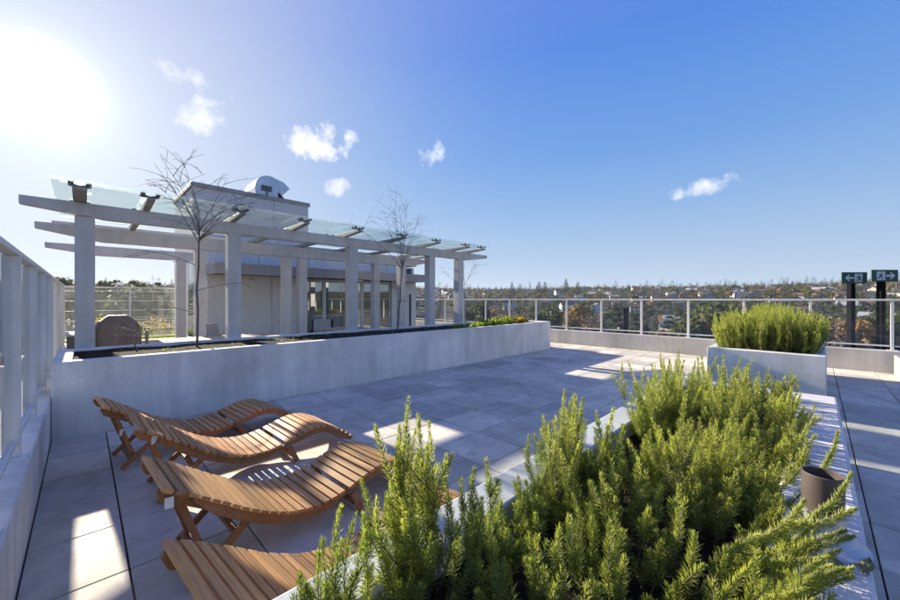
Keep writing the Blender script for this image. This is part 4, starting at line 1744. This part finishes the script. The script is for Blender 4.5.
def build_trees():
    rr = random.Random(31)
    # the trees that stand out in the view: (pixel column, pixel row of the top, metres away, kind)
    marked = [(616, 303, 120, 'conifer'), (582, 305, 150, 'orange'), (551, 305, 140, 'olive'), (479, 301, 130, 'olive'), (657, 318, 120, 'orange'),
              (669, 312, 125, 'conifer'), (680, 305, 130, 'conifer'), (704, 303, 120, 'olive'), (716, 306, 125, 'olive'), (731, 302, 125, 'olive'),
              (826, 314, 105, 'bare'), (838, 318, 110, 'orange'), (812, 312, 130, 'olive'), (520, 306, 140, 'bare'), (500, 306, 135, 'bare'),
              (598, 312, 140, 'bare'), (636, 310, 130, 'conifer'), (760, 309, 130, 'conifer'), (865, 312, 120, 'olive'), (895, 316, 110, 'conifer'),
              (566, 278, 560, 'conifer'), (578, 281, 570, 'conifer'), (692, 284, 480, 'conifer'), (539, 281, 560, 'conifer'), (545, 281, 570, 'conifer'),
              (512, 281, 570, 'conifer'), (745, 283, 540, 'conifer'), (100, 283, 230, 'conifer'), (117, 276, 210, 'conifer'), (132, 277, 205, 'conifer'),
              (150, 281, 220, 'olive'), (88, 282, 240, 'conifer'), (72, 281, 190, 'olive'), (158, 279, 215, 'conifer'), (108, 284, 240, 'olive'), (142, 284, 250, 'conifer')]
    n = 0
    taken = []
    for px, ty, d, kind in marked:
        x, y = polar(px, d)
        depth = (x + y) / S2
        top = H - (ty - 299) / FPX * depth
        place_tree(kind, x, y, top - terrain_z(x, y), rr)
        taken.append((x, y))
        n += 1
    kinds, wts = ('conifer', 'olive', 'orange', 'bare'), (4, 3.4, .9, 1.8)
    count = {k: 0 for k in kinds}
    tries = 0
    while n < 330 and tries < 20000:
        tries += 1
        px = rr.uniform(400, 960) if rr.random() < .8 else rr.uniform(-40, 210)
        d = 150 + 280 * rr.random() ** .75
        x, y = polar(px, d)
        if any((x - a) ** 2 + (y - b) ** 2 < 9 ** 2 for a, b in HOUSES) or any((x - a) ** 2 + (y - b) ** 2 < 5.5 ** 2 for a, b in taken):
            continue
        kind = rr.choices(kinds, wts)[0]
        hgt = {'conifer': rr.uniform(9, 17), 'olive': rr.uniform(7, 11), 'orange': rr.uniform(6, 9.5), 'bare': rr.uniform(7, 11)}[kind]
        place_tree(kind, x, y, hgt, rr)
        taken.append((x, y))
        n += 1
    # the woods farther up the slope read as one mass
    for kind, share in (('conifer', .52), ('olive', .27), ('bare', .17), ('orange', .04)):
        small = []
        for q in range(3):
            if kind == 'conifer':
                small.append(crown_conifer(700 + q, 110, 10, 2.9, 1.7))
            else:
                v, f = crown_round(720 + q, 90, 9, 3.2, 1.9)
                small.append((v, f))
        V, Q, nv = [], [], 0
        tot = int(6000 * share)
        k = 0
        while k < tot:
            px = rr.uniform(-80, 1000)
            d = 330 + 720 * rr.random() ** .75
            x, y = polar(px, d)
            if any((x - a) ** 2 + (y - b) ** 2 < 8 ** 2 for a, b in HOUSES):
                continue
            # keep the lines of sight to most houses open
            if rr.random() < .35 and any(abs(math.atan2(y, x) - math.atan2(b, a)) < .008 and 0 < math.hypot(a, b) - d < 60 for a, b in HOUSES):
                continue
            v, f = small[rr.randint(0, 2)]
            s = rr.uniform(.75, 1.35) * (1.15 if kind == 'conifer' else .9)
            if kind == 'conifer' and d > 620 and rr.random() < .15:
                s *= 1.5
            w = rr.uniform(0, 6.28)
            cw, sw = math.cos(w), math.sin(w)
            vv = np.stack([(v[:, 0] * cw - v[:, 1] * sw) * s + x, (v[:, 0] * sw + v[:, 1] * cw) * s + y, v[:, 2] * s + terrain_z(x, y)], 1)
            V.append(vv)
            Q.append(f + nv)
            nv += len(vv)
            k += 1
        me = np_mesh('distant_woods', np.concatenate(V), np.concatenate(Q))
        me.materials.append(LEAF[kind])
        o = link('distant_woods', me)
        tag(o, {'conifer': 'dark conifers massed along the far ridge', 'olive': 'olive green treetops massed on the far slope', 'bare': 'brown leafless trees massed on the far slope',
                'orange': 'scattered orange treetops on the far slope'}[kind], 'woods', kind='stuff')


build_trees()


# ---- air
def build_haze():
    t = NT('haze_air')
    v = t.node('ShaderNodeVolumePrincipled')
    v.inputs['Color'].default_value = (.80, .87, 1.0, 1)
    v.inputs['Density'].default_value = .00011
    v.inputs['Anisotropy'].default_value = .2
    t.link(v.outputs[0], t.out.inputs['Volume'])
    o = MB().box(-4100, 4100, -4100, 4100, -45, 60).build('haze', t.mat)
    tag(o, 'thin blue haze in the air over the valley', 'haze', kind='stuff')


USE_HAZE = True
if USE_HAZE:
    build_haze()
